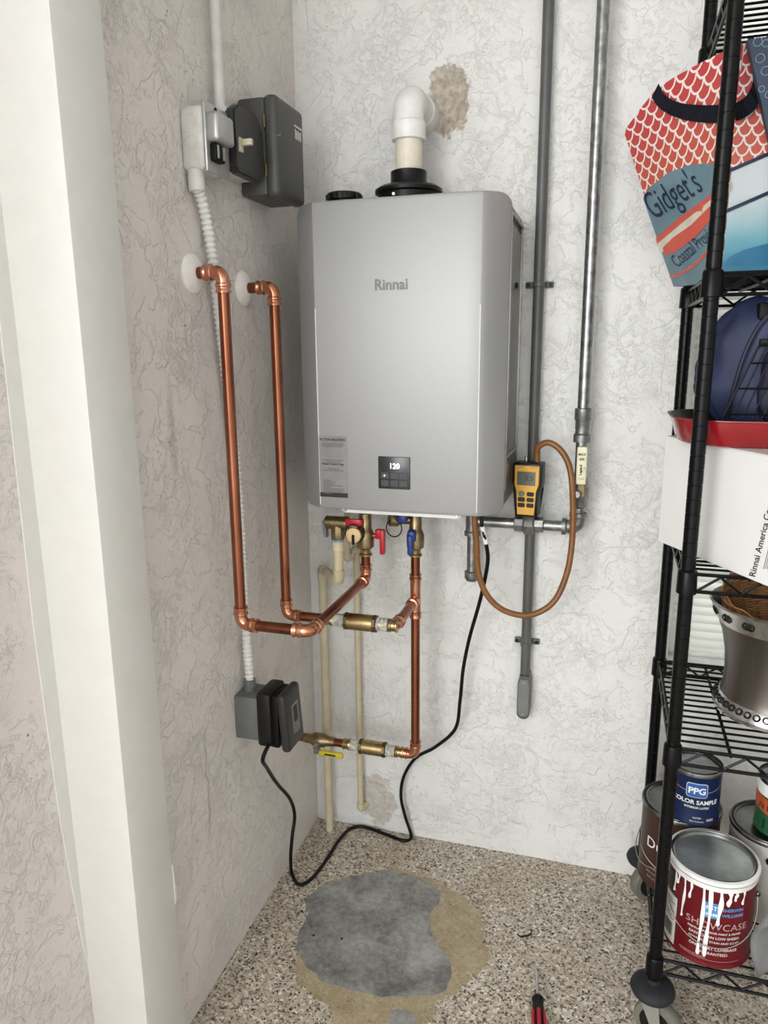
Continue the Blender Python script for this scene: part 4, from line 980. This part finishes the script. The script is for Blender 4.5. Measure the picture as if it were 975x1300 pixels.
# brown can
BX, BY = 0.985, -0.232
tb, tbb = can('paint_can', BX, BY, ZB, 0.0835, 0.192, M_CANBROWN, 'brown paint can standing under the navy sample can')
a1 = camang(BX, BY); mb = cyl_map(BX, BY, 0.0835*0.985, a1)
lettering('label_print', 'Du', 0.036, lambda x, y: mb(-0.052+x, ZB+0.098+y), M_PRINTW, tbb)
b = B(); b.grid(lambda u, v: mb(-0.10+0.16*u, ZB+0.075-0.02*math.sin(math.pi*min(1, u))+v*0.0016), 16, 1); b.obj('label_rule', M_PRINTW, tbb, smooth=0, recalc=False)
for k, (tx, sz) in enumerate((('INTERIOR', 0.009), ('SATIN WHITE BASE', 0.0085), ('PAINT & PRIMER', 0.0085))): lettering('label_print', tx, sz, lambda x, y, k=k: mb(-0.048+x*0.6, ZB+0.046-0.012*k+y), M_PRINTG, tbb)
patch('blue_block', mb, 0.06, 0.085, ZB+0.135, ZB+0.165, M_MBLUE, tbb, 4, 1)
bail(tb, BX, BY, ZB+0.150, 0.083, a1-1.0, 0.10)
# navy sample can on top
QX, QY, QZ = 1.003, -0.268, ZB+0.1925
tq, tqb = can('sample_paint_can', QX, QY, QZ, 0.0535, 0.122, M_CANBLUE, 'small navy sample can on top of the brown paint can')
a2 = camang(QX, QY); mq = cyl_map(QX, QY, 0.0535*0.985, a2); mq2 = cyl_map(QX, QY, 0.0535*0.985, a2, 0.0012); mq3 = cyl_map(QX, QY, 0.0535*0.985, a2, 0.0018)
def rrect(cx, cz, w_, h_, r, n=6):
    P = []
    for (sx, sz, a) in ((1, 1, 0), (-1, 1, 90), (-1, -1, 180), (1, -1, 270)):
        for k in range(n+1):
            an = math.radians(a+90*k/n); P.append((cx+sx*(w_-r)+r*math.cos(an), cz+sz*(h_-r)+r*math.sin(an)))
    return P
def fan(nm, mapf, P, c, m, par):
    b = B(); cv = b.bm.verts.new(mapf(*c)); vs = [b.bm.verts.new(mapf(*p)) for p in P]
    for i in range(len(vs)): b.bm.faces.new((cv, vs[i], vs[(i+1) % len(vs)]))
    return b.obj(nm, m, par, smooth=0, recalc=False)
qc = QZ+0.084
poly2('logo_border', rrect(0.006, qc, 0.0215, 0.0165, 0.006), mq, M_PRINTW, tqb, None, 4)
poly2('logo_block', rrect(0.006, qc, 0.0203, 0.0153, 0.005), mq2, M_MBLUE, tqb, None, 4)
lettering('logo_print', 'PPG', 0.020, lambda x, y: mq3(0.006+x, qc-0.007+y), M_PRINTW, tqb, bold=0.001)
lettering('label_print', 'COLOR SAMPLE', 0.0135, lambda x, y: mq2(0.004+x, QZ+0.052+y), M_PRINTW, tqb, bold=0.0006)
lettering('label_print', 'INTERIOR LATEX', 0.0065, lambda x, y: mq2(0.008+x, QZ+0.042+y), M_PRINTW, tqb, bold=0.0003)
lettering('label_print', 'SATIN', 0.006, lambda x, y: mq2(0.010+x, QZ+0.018+y), M_PRINTW, tqb)
lettering('label_print', 'Net Contents', 0.005, lambda x, y: mq2(0.010+x, QZ+0.010+y), M_PRINTW, tqb)
patch('fine_print', mq2, 0.030, 0.046, QZ+0.012, QZ+0.018, M_PRINTG, tqb, 4, 1)
for sg in (-1, 1):
    b = B(); b.grid(lambda u, v: mq2(0.006+sg*(0.0215+0.045*u), qc-0.004+0.018*u*u+v*0.0012), 10, 1); b.obj('label_rule', M_PRINTG, tqb, smooth=0, recalc=False)
# white can and green can
WX_, WY_ = 1.165, -0.262
tw, twb = can('paint_can', WX_, WY_, ZB, 0.0835, 0.192, M_CANWHITE, 'grubby white paint can standing under the green varnish can')
a3 = camang(WX_, WY_); mw = cyl_map(WX_, WY_, 0.083, a3)
rnd = random.Random(5)
for k in range(9):
    s, h = rnd.uniform(-0.08, 0.05), rnd.uniform(0.10, 0.17)
    fan('paint_spot', mw, [(s+0.006*math.cos(a)*rnd.uniform(.6, 1.2), ZB+h+0.009*math.sin(a)*rnd.uniform(.5, 1.3)) for a in [2*math.pi*j/9 for j in range(9)]], (s, ZB+h), M_BLACKM, twb)
GX, GY, GZ = 1.178, -0.275, ZB+0.1925
tg, tgb = can('varnish_can', GX, GY, GZ, 0.0535, 0.122, M_CANGREEN, 'green varnish can with orange band on the white can')
a4 = camang(GX, GY); mg = cyl_map(GX, GY, 0.0535*0.985, a4); mg2 = cyl_map(GX, GY, 0.0535*0.985, a4, 0.0012); mg3 = cyl_map(GX, GY, 0.0535*0.985, a4, 0.0018)
patch('white_band', mg, -0.08, 0.08, GZ+0.085, GZ+0.112, M_PRINTW, tgb, 16, 1)
b = B(); b.grid(lambda u, v: mg2(-0.075+0.15*u, GZ+0.058+0.032*v-0.012*math.sin(math.pi*u)), 16, 2); b.obj('orange_band', M_ORANGE, tgb, smooth=0, recalc=False)
lettering('label_print', 'RUM', 0.016, lambda x, y: mg3(-0.012+x, GZ+0.092+y), M_INK, tgb, bold=0.0005)
lettering('label_print', 'N KOTE', 0.019, lambda x, y: mg3(-0.016+x, GZ+0.056+y), M_CANBROWN, tgb, bold=0.0006)
lettering('label_print', '12', 0.032, lambda x, y: mg3(-0.026+x, GZ+0.014+y), M_CANBLUE, tgb)
# cloth slumped beside the red can
def cloth(u, v):
    x = hz(962, 1200, ZB).x - 0.012 + 0.20*u; z = ZB + 0.002 + (0.16*(1-v)**1.2)*(0.75+0.25*math.sin(u*7+1)); y = -0.435 - 0.05*v - 0.018*math.sin(u*13+v*3) - 0.012*math.sin(v*9)
    x += 0.045*(1-v)*0.6 - 0.03*math.sin(v*math.pi)*(1-u) ; return V((x, y, z))
b = B(); b.grid(cloth, 26, 22); bmesh.ops.solidify(b.bm, geom=list(b.bm.faces), thickness=0.006)
tag(b.obj('grey_cloth', M_CLOTH, smooth=80), 'crumpled grey cloth slumped beside the red paint can', 'cloth')

# bucket with wicker basket
M_STEEL = mat('brushed_steel', (112, 105, 98), 0.34, metal=0.9, rgb2=(98, 92, 86), nscale=30, stretch=(1, 1, 0.08))
M_STEELB = mat('polished_steel', (206, 204, 200), 0.22, metal=0.95)
M_WICK = mat('wicker', (140, 98, 56), 0.6, rgb2=(104, 68, 36), nscale=60)
KX, KY, KZ = 1.135, -0.290, zs(1)
bk = thing('steel_bucket', (KX, KY, KZ), 'flared steel bucket with beaded bands on the middle shelf', 'bucket')
KP = [(0.108, 0), (0.114, 0.004), (0.113, 0.014), (0.104, 0.030), (0.100, 0.05), (0.099, 0.08), (0.102, 0.12), (0.110, 0.16), (0.123, 0.195), (0.134, 0.222), (0.138, 0.226), (0.136, 0.228), (0.130, 0.222), (0.119, 0.193), (0.106, 0.158), (0.098, 0.12), (0.095, 0.08), (0.095, 0.012), (0.004, 0.010)]
B().lathe((KX, KY, KZ), (0, 0, 1), KP, 64, cap=False).obj('wall', M_STEEL, bk, smooth=50)
B().lathe((KX, KY, KZ), (0, 0, 1), [(0.1205, 0.187), (0.1255, 0.198), (0.1345, 0.220), (0.139, 0.227), (0.135, 0.230)], 64, cap=False).obj('rim_band', M_STEELB, bk, smooth=50)
bb = B().lathe((KX, KY, KZ), (0, 0, 1), [(0.1165, 0.003), (0.1175, 0.008), (0.115, 0.016), (0.1065, 0.030), (0.104, 0.033)], 64, cap=False).obj('base_band', M_STEELB, bk, smooth=50)
ob_ = B()
for k in range(40):
    a = 2*math.pi*k/40; R = 0.1125
    ob_.torus((KX+R*math.cos(a), KY+R*math.sin(a), KZ+0.024), (math.cos(a), math.sin(a), 0.7), 0.0058, 0.0017, 10, 5)
o_ = ob_.obj('ring_ornament', M_BLACKP, bb); o_['kind'] = 'stuff'
ob_ = B()
for k in range(16):
    a = 2*math.pi*k/16+0.1
    for da, sz in ((-0.035, 0.007), (0.035, 0.007), (0, 0.0045)):
        R = 0.1305; ob_.torus((KX+R*math.cos(a+da), KY+R*math.sin(a+da), KZ+0.207), (math.cos(a), math.sin(a), -0.35), sz, 0.0014, 10, 5)
o_ = ob_.obj('scroll_ornament', M_BLACKP, bk); o_['kind'] = 'stuff'
# wicker basket nested in the bucket, tipped
wk = thing('wicker_basket', (KX, KY, KZ+0.12), 'brown wicker basket tipped inside the steel bucket', 'basket')
TM = Matrix.Translation((KX-0.004, KY+0.024, KZ+0.118)) @ Matrix.Rotation(math.radians(14), 4, 'X')
def bowl(t): # radius, height along profile
    return (0.086*math.sin(min(1, t)*math.pi/2)**0.8+0.028*t, 0.135*t**2.0)
b = B().rings([[TM @ V((bowl(k/14)[0]*math.cos(a), bowl(k/14)[0]*math.sin(a), bowl(k/14)[1]-0.003)) for a in [2*math.pi*j/40 for j in range(40)]] for k in range(1, 15)], cap=False)
b.obj('shell', M_WICK, wk, smooth=60)
b = B(); nr = 34
for k in range(1, nr+1):
    r_, h_ = bowl(k/nr); pts = []
    n = 56
    for j in range(n):
        a = 2*math.pi*j/n; w_ = 0.0016*(1 if (j//2+k) % 2 else -1); pts.append(TM @ V(((r_-w_)*math.cos(a), (r_-w_)*math.sin(a), h_+w_*0.6)))
    rows = []
    for j in range(n):
        p_ = pts[j]; t_ = (pts[(j+1) % n]-pts[j-1]).normalized(); x_, y_ = orth(t_)
        rows.append([p_+(x_*math.cos(q)+y_*math.sin(q))*0.0016 for q in (0, 1.57, 3.14, 4.71)])
    b.rings(rows, closed=True)
o_ = b.obj('weave', mat('wicker_light', (176, 132, 82), 0.55, rgb2=(138, 98, 56), nscale=50), wk, smooth=80); o_['kind'] = 'stuff'
for j in range(20):
    a = 2*math.pi*j/20
    B().sweep([TM @ V((bowl(t)[0]*math.cos(a), bowl(t)[0]*math.sin(a), bowl(t)[1]+0.001)) for t in [0.02+0.98*q/10 for q in range(11)]], 0.0022, 5).obj('spoke', M_WICK, wk)

# ------------------------------------------------------------------ white carton, red pan, blue bag, rack
ZT = zs(2)
k0 = hz(835, 687, ZT); k1 = hz(975, 745, ZT); kd = (k1-k0).normalized(); kn = V((-kd.y, kd.x, 0))
KL, KW, KH = 0.36, 0.30, 0.214
carton = thing('carton', (k0+kd*KL/2+kn*KW/2), 'white carton with black print sticking out from the upper shelf', 'box')
def kp(s, t, z): return k0 + kd*s + kn*t + V((0, 0, z))
b = B().prism([kp(0, 0, 0), kp(KL, 0, 0), kp(KL, KW, 0), kp(0, KW, 0)], (0, 0, KH))
bmesh.ops.bevel(b.bm, geom=list(b.bm.edges), offset=0.002, segments=2, affect='EDGES')
M_CARTON = mat('white_card', (232, 231, 228), 0.4, rgb2=(228, 227, 224), nscale=8, bump=0.25, bscale=9, coat=0.3)
kb = b.obj('body', M_CARTON, carton)
b = B(); b.grid(lambda u, v: kp(KL*u, KW*v, KH+0.001) if 0 else kp(KL*(1.0*u), KW*(0.5*v), KH+0.0008), 2, 2)
b.obj('flap', M_CARTON, carton, smooth=0)
def px_plane(P0, n):
    def f(px, py, off=0.0):
        r = ray(px, py); q = CAM + r*((P0-CAM).dot(n)/r.dot(n)); return q + (CAM-q).normalized()*off
    return f
kpl = px_plane(k0, kn)
def tdir(o, ang, sx=1.0):
    """text laid in the picture at origin o running at ang degrees (screen, y up), on plane pl"""
    c, s = math.cos(math.radians(ang)), math.sin(math.radians(ang))
    return lambda x, y: (o[0]+(x*c-y*s)*sx, o[1]-(x*s+y*c)*sx)
td = tdir((969, 690), 76)
lettering('label_print', 'Rinnai America Corporation', 11.5, lambda x, y: kpl(*td(x+22, y), 0.0008), M_INK, kb, bold=0.35)
for k in range(7):
    tq_ = tdir((974+k*2.4, 705), 76)
    b = B(); b.grid(lambda u, v: kpl(*tq_(-18+30*u, v*0.9), 0.0008), 2, 1); b.obj('fine_print', M_INKG, kb, smooth=0, recalc=False)

M_REDP = mat('red_enamel', (142, 20, 28), 0.2, coat=0.5)
PZ = ZT+KH+0.0015; PH = 0.047; pcx, pcy, plx, ply = 1.105, -0.345, 0.215, 0.130
def rr(k, z, r=0.10, n=10):
    return [V((pcx+x, pcy+y, z)) for x, y in rrect(0, 0, plx+k, ply+k, r+k, n)]
pan = thing('roasting_pan', (pcx, pcy, PZ), 'red roasting pan with black inside on top of the carton', 'pan')
B().rings([rr(-0.020, PZ), rr(-0.014, PZ+0.003), rr(-0.002, PZ+PH-0.004), rr(0.003, PZ+PH-0.002), rr(0.003, PZ+PH)], cap=False).obj('outside', M_REDP, pan, smooth=50)
b = B().rings([rr(0.003, PZ+PH), rr(-0.004, PZ+PH), rr(-0.017, PZ+0.007), rr(-0.024, PZ+0.004)], cap=False)
b.bm.faces.new([b.bm.verts.new(p) for p in rr(-0.024, PZ+0.004)]); b.obj('inside', M_BLACKP, pan, smooth=50)
B().box((pcx-0.15, pcy-0.07, PZ), (pcx+0.15, pcy+0.07, PZ+0.005)).obj('base', M_REDP, pan, smooth=0)

M_NAVY = mat('navy_nylon', (42, 52, 88), 0.6, rgb2=(32, 40, 72), nscale=14, bump=0.6, bscale=24)
M_NAVYD = mat('dark_navy_nylon', (26, 29, 58), 0.6, rgb2=(20, 22, 46), nscale=14)
bg_ = thing('cooler_bag', (1.09, -0.30, PZ+0.005), 'navy blue nylon cooler bag sitting in the red pan', 'bag')
from mathutils import noise as mnoise
def superbox(c, h, n=24, p=4.0, amp=0.006, fr=14):
    b = B(); bmesh.ops.create_icosphere(b.bm, subdivisions=5, radius=1)
    for v in b.bm.verts:
        d = v.co.copy(); s = (abs(d.x)**p+abs(d.y)**p+abs(d.z)**p)**(-1/p); q = d*s
        w_ = mnoise.noise(q*2.0+V((3, 1, 2)))*amp + mnoise.noise(V((q.x*4, q.y*4, q.z*1.5)))*amp*0.7
        v.co = V((c[0]+q.x*h[0], c[1]+q.y*h[1], c[2]+q.z*h[2])) + d*w_
    return b
b0z, b1z = PZ+0.006, 1.480
superbox((1.10, -0.325, (b0z+b1z)/2), (0.150, 0.060, (b1z-b0z)/2), p=3.2, amp=0.010).obj('body', M_NAVY, bg_, smooth=80)
superbox((0.967, -0.295, 1.345), (0.030, 0.050, 0.075), p=2.4, amp=0.010).obj('side_pocket', M_NAVY, bg_, smooth=80)
superbox((1.13, -0.385, 1.325), (0.100, 0.024, 0.075), p=4.0, amp=0.004).obj('front_pocket', M_NAVYD, bg_, smooth=80)
B().sweep(catmull([(0.985, -0.37, 1.262), (0.990, -0.388, 1.32), (1.005, -0.392, 1.39), (1.03, -0.390, 1.44), (1.07, -0.388, 1.462), (1.12, -0.388, 1.468), (1.2, -0.388, 1.46)], 6), 0.004, 8).obj('piping', M_NAVYD, bg_)
B().box((1.02, -0.416, 1.392), (1.24, -0.404, 1.405), 0.002).obj('strap', M_BLACKM, bg_)
B().sweep(catmull([(1.03, -0.36, 1.455), (1.05, -0.37, 1.478), (1.09, -0.375, 1.487), (1.15, -0.372, 1.488), (1.2, -0.36, 1.47)], 6), 0.006, 8).obj('handle', mat('grey_webbing', (96, 96, 100), 0.6), bg_)
B().box((1.018, -0.392, 1.438), (1.042, -0.352, 1.466), 0.004).obj('buckle', M_BLACKM, bg_)
rk = thing('cooling_rack', (1.06, -0.44, PZ+0.006), 'black wire rack leaning in the red pan', 'rack')
yr_ = -0.436
zb0 = PZ+0.0085
def rp(px, py): return hy(px, py, yr_)
P0, P1 = rp(918, 530), rp(961, 441); P0.z = max(P0.z, zb0)
dirv = (P1-P0)
fr_ = B().sweep(fillet([P0, P1+V((0.003, 0, 0.004)), P1+V((0.16, 0, 0.004)), P0+V((0.16, 0, 0))], 0.010, 6), 0.0022, 8).obj('frame', M_SHELF, rk)
for k in range(1, 10):
    a_ = P0+V((0.0155*k, 0.002, 0)); c_ = P1+V((0.0155*k, 0.002, 0.004)); B().cyl(a_, c_, 0.0015, n=8).obj('wire', M_SHELF, rk)
for f in (0.05, 0.42, 0.78): B().cyl(P0+dirv*f, P0+dirv*f+V((0.16, 0, 0)), 0.0017, n=8).obj('cross_wire', M_SHELF, rk)

# ------------------------------------------------------------------ tote bags
ZG = zs(3)
def scale_mat(name, sw_, sh_, c_top, c_bot, z0, z1):
    m, t, bs = new_mat(name)
    uv = t.add('ShaderNodeTexCoord').outputs['UV']; sp = t.add('ShaderNodeSeparateXYZ'); t.link(uv, sp.inputs[0])
    v = t.math('DIVIDE', sp.outputs['Y'], sh_); row = t.math('FLOOR', v); fv = t.math('SUBTRACT', 1.0, t.math('SUBTRACT', v, row))
    odd = t.math('MULTIPLY', t.math('MODULO', t.math('ABSOLUTE', row), 2.0), 0.5)
    u = t.math('ADD', t.math('DIVIDE', sp.outputs['X'], sw_), odd); fu = t.math('SUBTRACT', t.math('SUBTRACT', u, t.math('FLOOR', u)), 0.5)
    e = t.math('SQRT', t.math('ADD', t.math('POWER', t.math('MULTIPLY', t.math('ABSOLUTE', fu), 2.0), 2.0), t.math('POWER', fv, 2.0)))
    lnm = t.math('LESS_THAN', t.math('ABSOLUTE', t.math('SUBTRACT', e, 0.94)), 0.115)
    g = t.math('DIVIDE', t.math('SUBTRACT', sp.outputs['Y'], z0), z1-z0, clamp=True)
    cell = t.add('ShaderNodeTexWhiteNoise'); cv = t.add('ShaderNodeCombineXYZ'); t.link(t.math('FLOOR', u), cv.inputs[0]); t.link(row, cv.inputs[1]); t.link(cv.outputs[0], cell.inputs['Vector'])
    base = t.mix(g, sc(c_bot), sc(c_top)); base = t.mix(t.math('MULTIPLY', cell.outputs['Value'], 0.25), base, sc((190, 70, 70)))
    t.link(t.mix(lnm, base, sc((236, 226, 218))), bs.inputs['Base Color']); bs.inputs['Roughness'].default_value = 0.45
    return m
Cb = hz(916, 350, ZG); BL = hz(855, 364, ZG); TLp = hy(792, 167, -0.150); TR = hy(944, 55, -0.435)
def bil(u, v): return BL*(1-u)*(1-v) + Cb*u*(1-v) + TLp*(1-u)*v + TR*u*v
def linv(px, py):
    """where the picture point falls on the twisted side panel"""
    r = ray(px, py); u, v, t = 0.5, 0.5, 1.5
    for _ in range(12):
        S_ = bil(u, v); du = (Cb-BL)*(1-v) + (TR-TLp)*v; dv = (TLp-BL)*(1-u) + (TR-Cb)*u
        J = Matrix(((du.x, dv.x, -r.x), (du.y, dv.y, -r.y), (du.z, dv.z, -r.z)))
        d = J.inverted_safe() @ (CAM + r*t - S_); u += d.x; v += d.y; t += d.z
    return u, v
def lpl(px, py, off=0.0):
    q = bil(*linv(px, py)); return q + (CAM-q).normalized()*off
M_SCALE = scale_mat('fish_scale_print', 0.032, 0.0175, (190, 62, 66), (204, 104, 74), 0.16, 0.34)
M_BLABEL = mat('blue_grey_label', (112, 140, 150), 0.5, rgb2=(102, 130, 142), nscale=20)
M_NAVYI = mat('navy_ink', (30, 42, 74), 0.5)
M_CORAL = mat('coral_ink', (216, 94, 78), 0.5)
M_CREAM = mat('cream_ink', (222, 214, 196), 0.5)
M_STRAP = mat('navy_strap', (24, 26, 44), 0.6)
bagA = thing('tote_bag', ((BL+Cb)/2+V((0.12, 0.02, 0))), 'fish-scale print tote bag with blue lettered label on the top shelf', 'bag')
def poly_obj(nm, P, m, par, uvf=None, sub=0):
    b = B(); vs = [b.bm.verts.new(p) for p in P]; es_ = [b.bm.edges.new((vs[i], vs[(i+1) % len(vs)])) for i in range(len(vs))]
    bmesh.ops.triangle_fill(b.bm, use_beauty=True, use_dissolve=False, edges=es_)
    if uvf:
        lay = b.bm.loops.layers.uv.verify()
        for f in b.bm.faces:
            for lp in f.loops: lp[lay].uv = uvf(lp.vert.co)
    return b.obj(nm, m, par, smooth=0, recalc=False)
def luv(px, py): u, v = linv(px, py); return (u*0.30+1, v*0.34)
top = [(792, 167), (812, 139), (833, 113), (856, 98), (885, 82), (915, 67), (944, 55)]
left_panel = poly2('side_panel', top + [(916, 350), (885, 361), (855, 364)], lpl, M_SCALE, bagA, luv, 12)
# front panel plane through Cb and TR, running to the right
C2 = Cb + V((0.27, 0.03, 0)); nf = (C2-Cb).cross(TR-Cb).normalized(); fpl = px_plane(Cb, nf)
TR2 = TR + V((0.30, 0.03, -0.005)); BR2 = C2
f1 = (C2-Cb).normalized(); f2 = nf.cross(f1).normalized()
if f2.z < 0: f2 = -f2
def fuv(p): d = p-Cb; return (d.dot(f1)+1, d.dot(f2))
def sea_mat():
    m, t, bs = new_mat('sea_print'); uv = t.add('ShaderNodeTexCoord').outputs['UV']; sp = t.add('ShaderNodeSeparateXYZ'); t.link(uv, sp.inputs[0])
    n = t.noise(uv, 14, 4); y = t.math('ADD', sp.outputs['Y'], t.math('MULTIPLY', t.math('SUBTRACT', n, 0.5), 0.05))
    t.link(t.ramp(t.math('MULTIPLY', y, 4.0), [(0.05, sc((70, 136, 166))), (0.22, sc((116, 176, 192))), (0.36, sc((170, 202, 208))), (0.55, sc((214, 220, 222)))]), bs.inputs['Base Color']); bs.inputs['Roughness'].default_value = 0.4
    return m
front_panel = poly_obj('front_panel', [Cb, C2, TR2, TR], sea_mat(), bagA, fuv)
M_SCALE2 = scale_mat('large_fish_scale_print', 0.021, 0.0145, (190, 60, 62), (214, 116, 82), 0.12, 0.3)
poly_obj('scale_print', [fpl(p[0], p[1], 0.0012) for p in ((917, 222), (975, 197), (1040, 168), (1050, 60), (946, 58))], M_SCALE2, front_panel, fuv)
for a_, c_ in (((915, 219), (1045, 163)), ((912, 270), (1045, 212))):
    poly_obj('navy_line', [fpl(a_[0], a_[1], 0.002), fpl(c_[0], c_[1], 0.002), fpl(c_[0], c_[1]+5, 0.002), fpl(a_[0], a_[1]+5, 0.002)], M_NAVYI, front_panel)
poly_obj('wave', [fpl(*p, 0.0015) for p in ((918, 338), (926, 326), (945, 317), (975, 309), (1040, 300), (1040, 336))], mat('wave_blue', (58, 128, 166), 0.45), front_panel)
# remaining panels and floor
TLB = TLp + V((0.36, 0.01, 0)); BLB = BL + V((0.30, 0.0, 0))
b = B()
for q in ((BL, BLB, TLB, TLp), (C2, BLB, TLB, TR2), (BL, Cb, C2, BLB)): b.bm.faces.new([b.bm.verts.new(p) for p in q])
b.obj('back_panels', M_STRAP, bagA, smooth=0, recalc=False)
# label
def lcp(l): return [(780+x/3.513, y/3.513) for x, y in l]
lab = poly2('label', lcp([(128, 885), (165, 828), (240, 770), (330, 737), (410, 728), (470, 735), (500, 770), (505, 870), (490, 1000), (472, 1232), (369, 1268), (264, 1279)]), lambda x, y: lpl(x, y, 0.003), M_BLABEL, left_panel, None, 10)
def lstrip(nm, up, lo, m, off): return poly2(nm, lcp(up) + list(reversed(lcp(lo))), lambda x, y: lpl(x, y, off), m, lab, None, 6)
lstrip('cream_band', [(185, 1070), (300, 975), (440, 862), (520, 800)], [(205, 1130), (320, 1045), (440, 915), (520, 850)], M_CREAM, 0.0042)
lstrip('coral_stripe', [(185, 1060), (300, 962), (400, 890), (440, 858)], [(190, 1088), (300, 995), (400, 915), (440, 880)], M_CORAL, 0.0054)
lstrip('surfboard', [(215, 1105), (260, 1060), (340, 1005), (440, 905), (500, 860)], [(222, 1140), (270, 1125), (360, 1060), (445, 960), (500, 930)], M_CORAL, 0.0054)
lstrip('coral_line', [(246, 1228), (290, 1218), (350, 1180), (440, 1090)], [(248, 1240), (292, 1230), (355, 1192), (445, 1102)], M_CORAL, 0.0054)
sq = lcp([(380, 930)])[0]
star = [lpl(sq[0]+(6 if k % 2 == 0 else 2.4)*math.sin(k*math.pi/5), sq[1]-(6 if k % 2 == 0 else 2.4)*math.cos(k*math.pi/5), 0.006) for k in range(10)]
poly_obj('starfish', star, M_CORAL, lab)
o1 = lcp([(288, 915)])[0]; t1 = tdir(o1, 31)
lettering('lettering', "Gidget's", 38, lambda x, y: lpl(*t1(x*0.60, y*1.35), 0.0066), M_NAVYI, lab)
o2 = lcp([(395, 1100)])[0]; t2 = tdir(o2, 40)
lettering('lettering', 'Coastal Provisions', 18, lambda x, y: lpl(*t2(x*0.60-2, y*1.35), 0.0066), M_NAVYI, lab)
# draped strap
ue = [(836, 106), (845, 121), (862, 130), (885, 133), (914, 133), (935, 130), (950, 118), (956, 95), (949, 48)]
le = [(827, 124), (838, 138), (858, 149), (885, 155), (914, 156), (942, 151), (962, 134), (967, 105), (957, 45)]
def sp3(p):
    q = lpl(p[0], p[1], 0.007) if p[0] < 925 else fpl(p[0], p[1], 0.012)
    return q
U_ = catmull([sp3(p) for p in ue], 6); L_ = catmull([sp3(p) for p in le], 6)
b = B(); n_ = len(U_); rows = [[b.bm.verts.new(U_[i]), b.bm.verts.new(L_[i])] for i in range(n_)]
for i in range(n_-1): b.bm.faces.new((rows[i][0], rows[i+1][0], rows[i+1][1], rows[i][1]))
bmesh.ops.solidify(b.bm, geom=list(b.bm.faces), thickness=0.002); b.obj('handle_strap', M_STRAP, bagA, smooth=60)

# second tote, navy with bubbles
yB = -0.466
bagB = thing('tote_bag', (1.16, yB+0.04, ZG), 'dark navy tote bag with white bubble print behind the front rail', 'bag')
tl, bl = hy(949, 50, yB), hy(982, 200, yB)
slope = (bl.x-tl.x)/(tl.z-bl.z)
bl2 = V((bl.x+slope*(bl.z-ZG)*0.3, yB, ZG)); tl.y = yB
P_ = [bl2, V((1.32, yB, ZG)), V((1.36, yB, tl.z+0.01)), tl, bl]
M_NAVYB = mat('navy_canvas', (34, 46, 66), 0.6, rgb2=(28, 38, 56), nscale=20)
b = B().prism(P_, (0, 0.018, 0)); nb = b.obj('body', M_NAVYB, bagB, smooth=0)
for px_, py_, r_ in ((962, 53, 5), (972, 55, 4), (965, 74, 5), (972, 90, 5), (967, 113, 3.5), (976, 120, 4), (981, 60, 5), (984, 100, 6), (1000, 70, 5), (1012, 110, 6), (995, 140, 5), (1025, 160, 4), (1040, 85, 6), (1010, 200, 5), (1050, 130, 5), (1030, 230, 6)):
    c_ = hy(px_, py_, yB-0.0006); B().torus(c_, (0, 1, 0), r_*0.00125, 0.0006, 18, 5).obj('bubble', M_BLABEL, nb)

# ------------------------------------------------------------------ floor clutter
sd0, sd1 = hz(680.5, 1229, 0.005), hz(682.5, 1264, 0.014); dd = (sd1-sd0).normalized()
scd = thing('screwdriver', (sd1.x, sd1.y, 0), 'screwdriver with black and red handle lying on the speckled floor', 'screwdriver')
B().lathe(sd0, dd, [(0.0006, 0), (0.0026, 0.006), (0.0031, 0.012), (0.0031, (sd1-sd0).length+0.01)], 10).obj('shaft', M_CHROME, scd)
dd2 = V((dd.x, dd.y, 0)).normalized()
B().lathe(sd1, dd2, [(0.006, 0), (0.010, 0.003), (0.0135, 0.010), (0.0115, 0.020), (0.0125, 0.034), (0.014, 0.05), (0.014, 0.09), (0.010, 0.1)], 12).obj('handle', M_BLACKP, scd)
for k in range(3):
    a_ = math.pi*(0.15+0.35*k); x_, y_ = orth(dd2); off = (x_*math.cos(a_)+V((0, 0, 1))*math.sin(a_))*0.0115
    B().sweep([sd1+dd2*0.044+off, sd1+dd2*0.06+off*1.12, sd1+dd2*0.09+off*1.1], 0.0042, 8).obj('red_grip', M_RED, scd)
hk = [hz(x, y, 0.002) for x, y in ((657, 1186), (661, 1189), (667, 1188), (672, 1187), (675, 1183), (673, 1180))]
tag(B().sweep(catmull(hk, 5), 0.0016, 8).obj('wire_scrap', M_BLACKM), 'bent scrap of black wire on the floor near the screwdriver', 'wire scrap')
st_ = [hz(x, y, 0.002) for x, y in ((307, 1194), (302, 1206), (294, 1221), (284, 1236), (280, 1243))]
tag(B().sweep(catmull(st_, 5), 0.0016, 6).obj('cord_scrap', M_PVCC), 'thin pale strip of scrap lying along the side wall', 'scrap')
for x, y, lb in ((383, 1157, 'tiny dark crumb at the rim of the concrete patch'), (398, 1188, 'tiny dark crumb on the concrete patch towards the side wall'), (434, 1192, 'tiny dark crumb near the middle of the concrete patch'), (317, 1178, 'tiny dark crumb on the speckled floor beside the side wall')):
    c_ = hz(x, y, 0.0016)
    tag(B().sphere(c_+V((0, 0, 0.0012)), (0.0035, 0.0026, 0.0022), 8).obj('debris_crumb', M_BLACKM), lb, 'debris', 'debris crumbs on the floor')
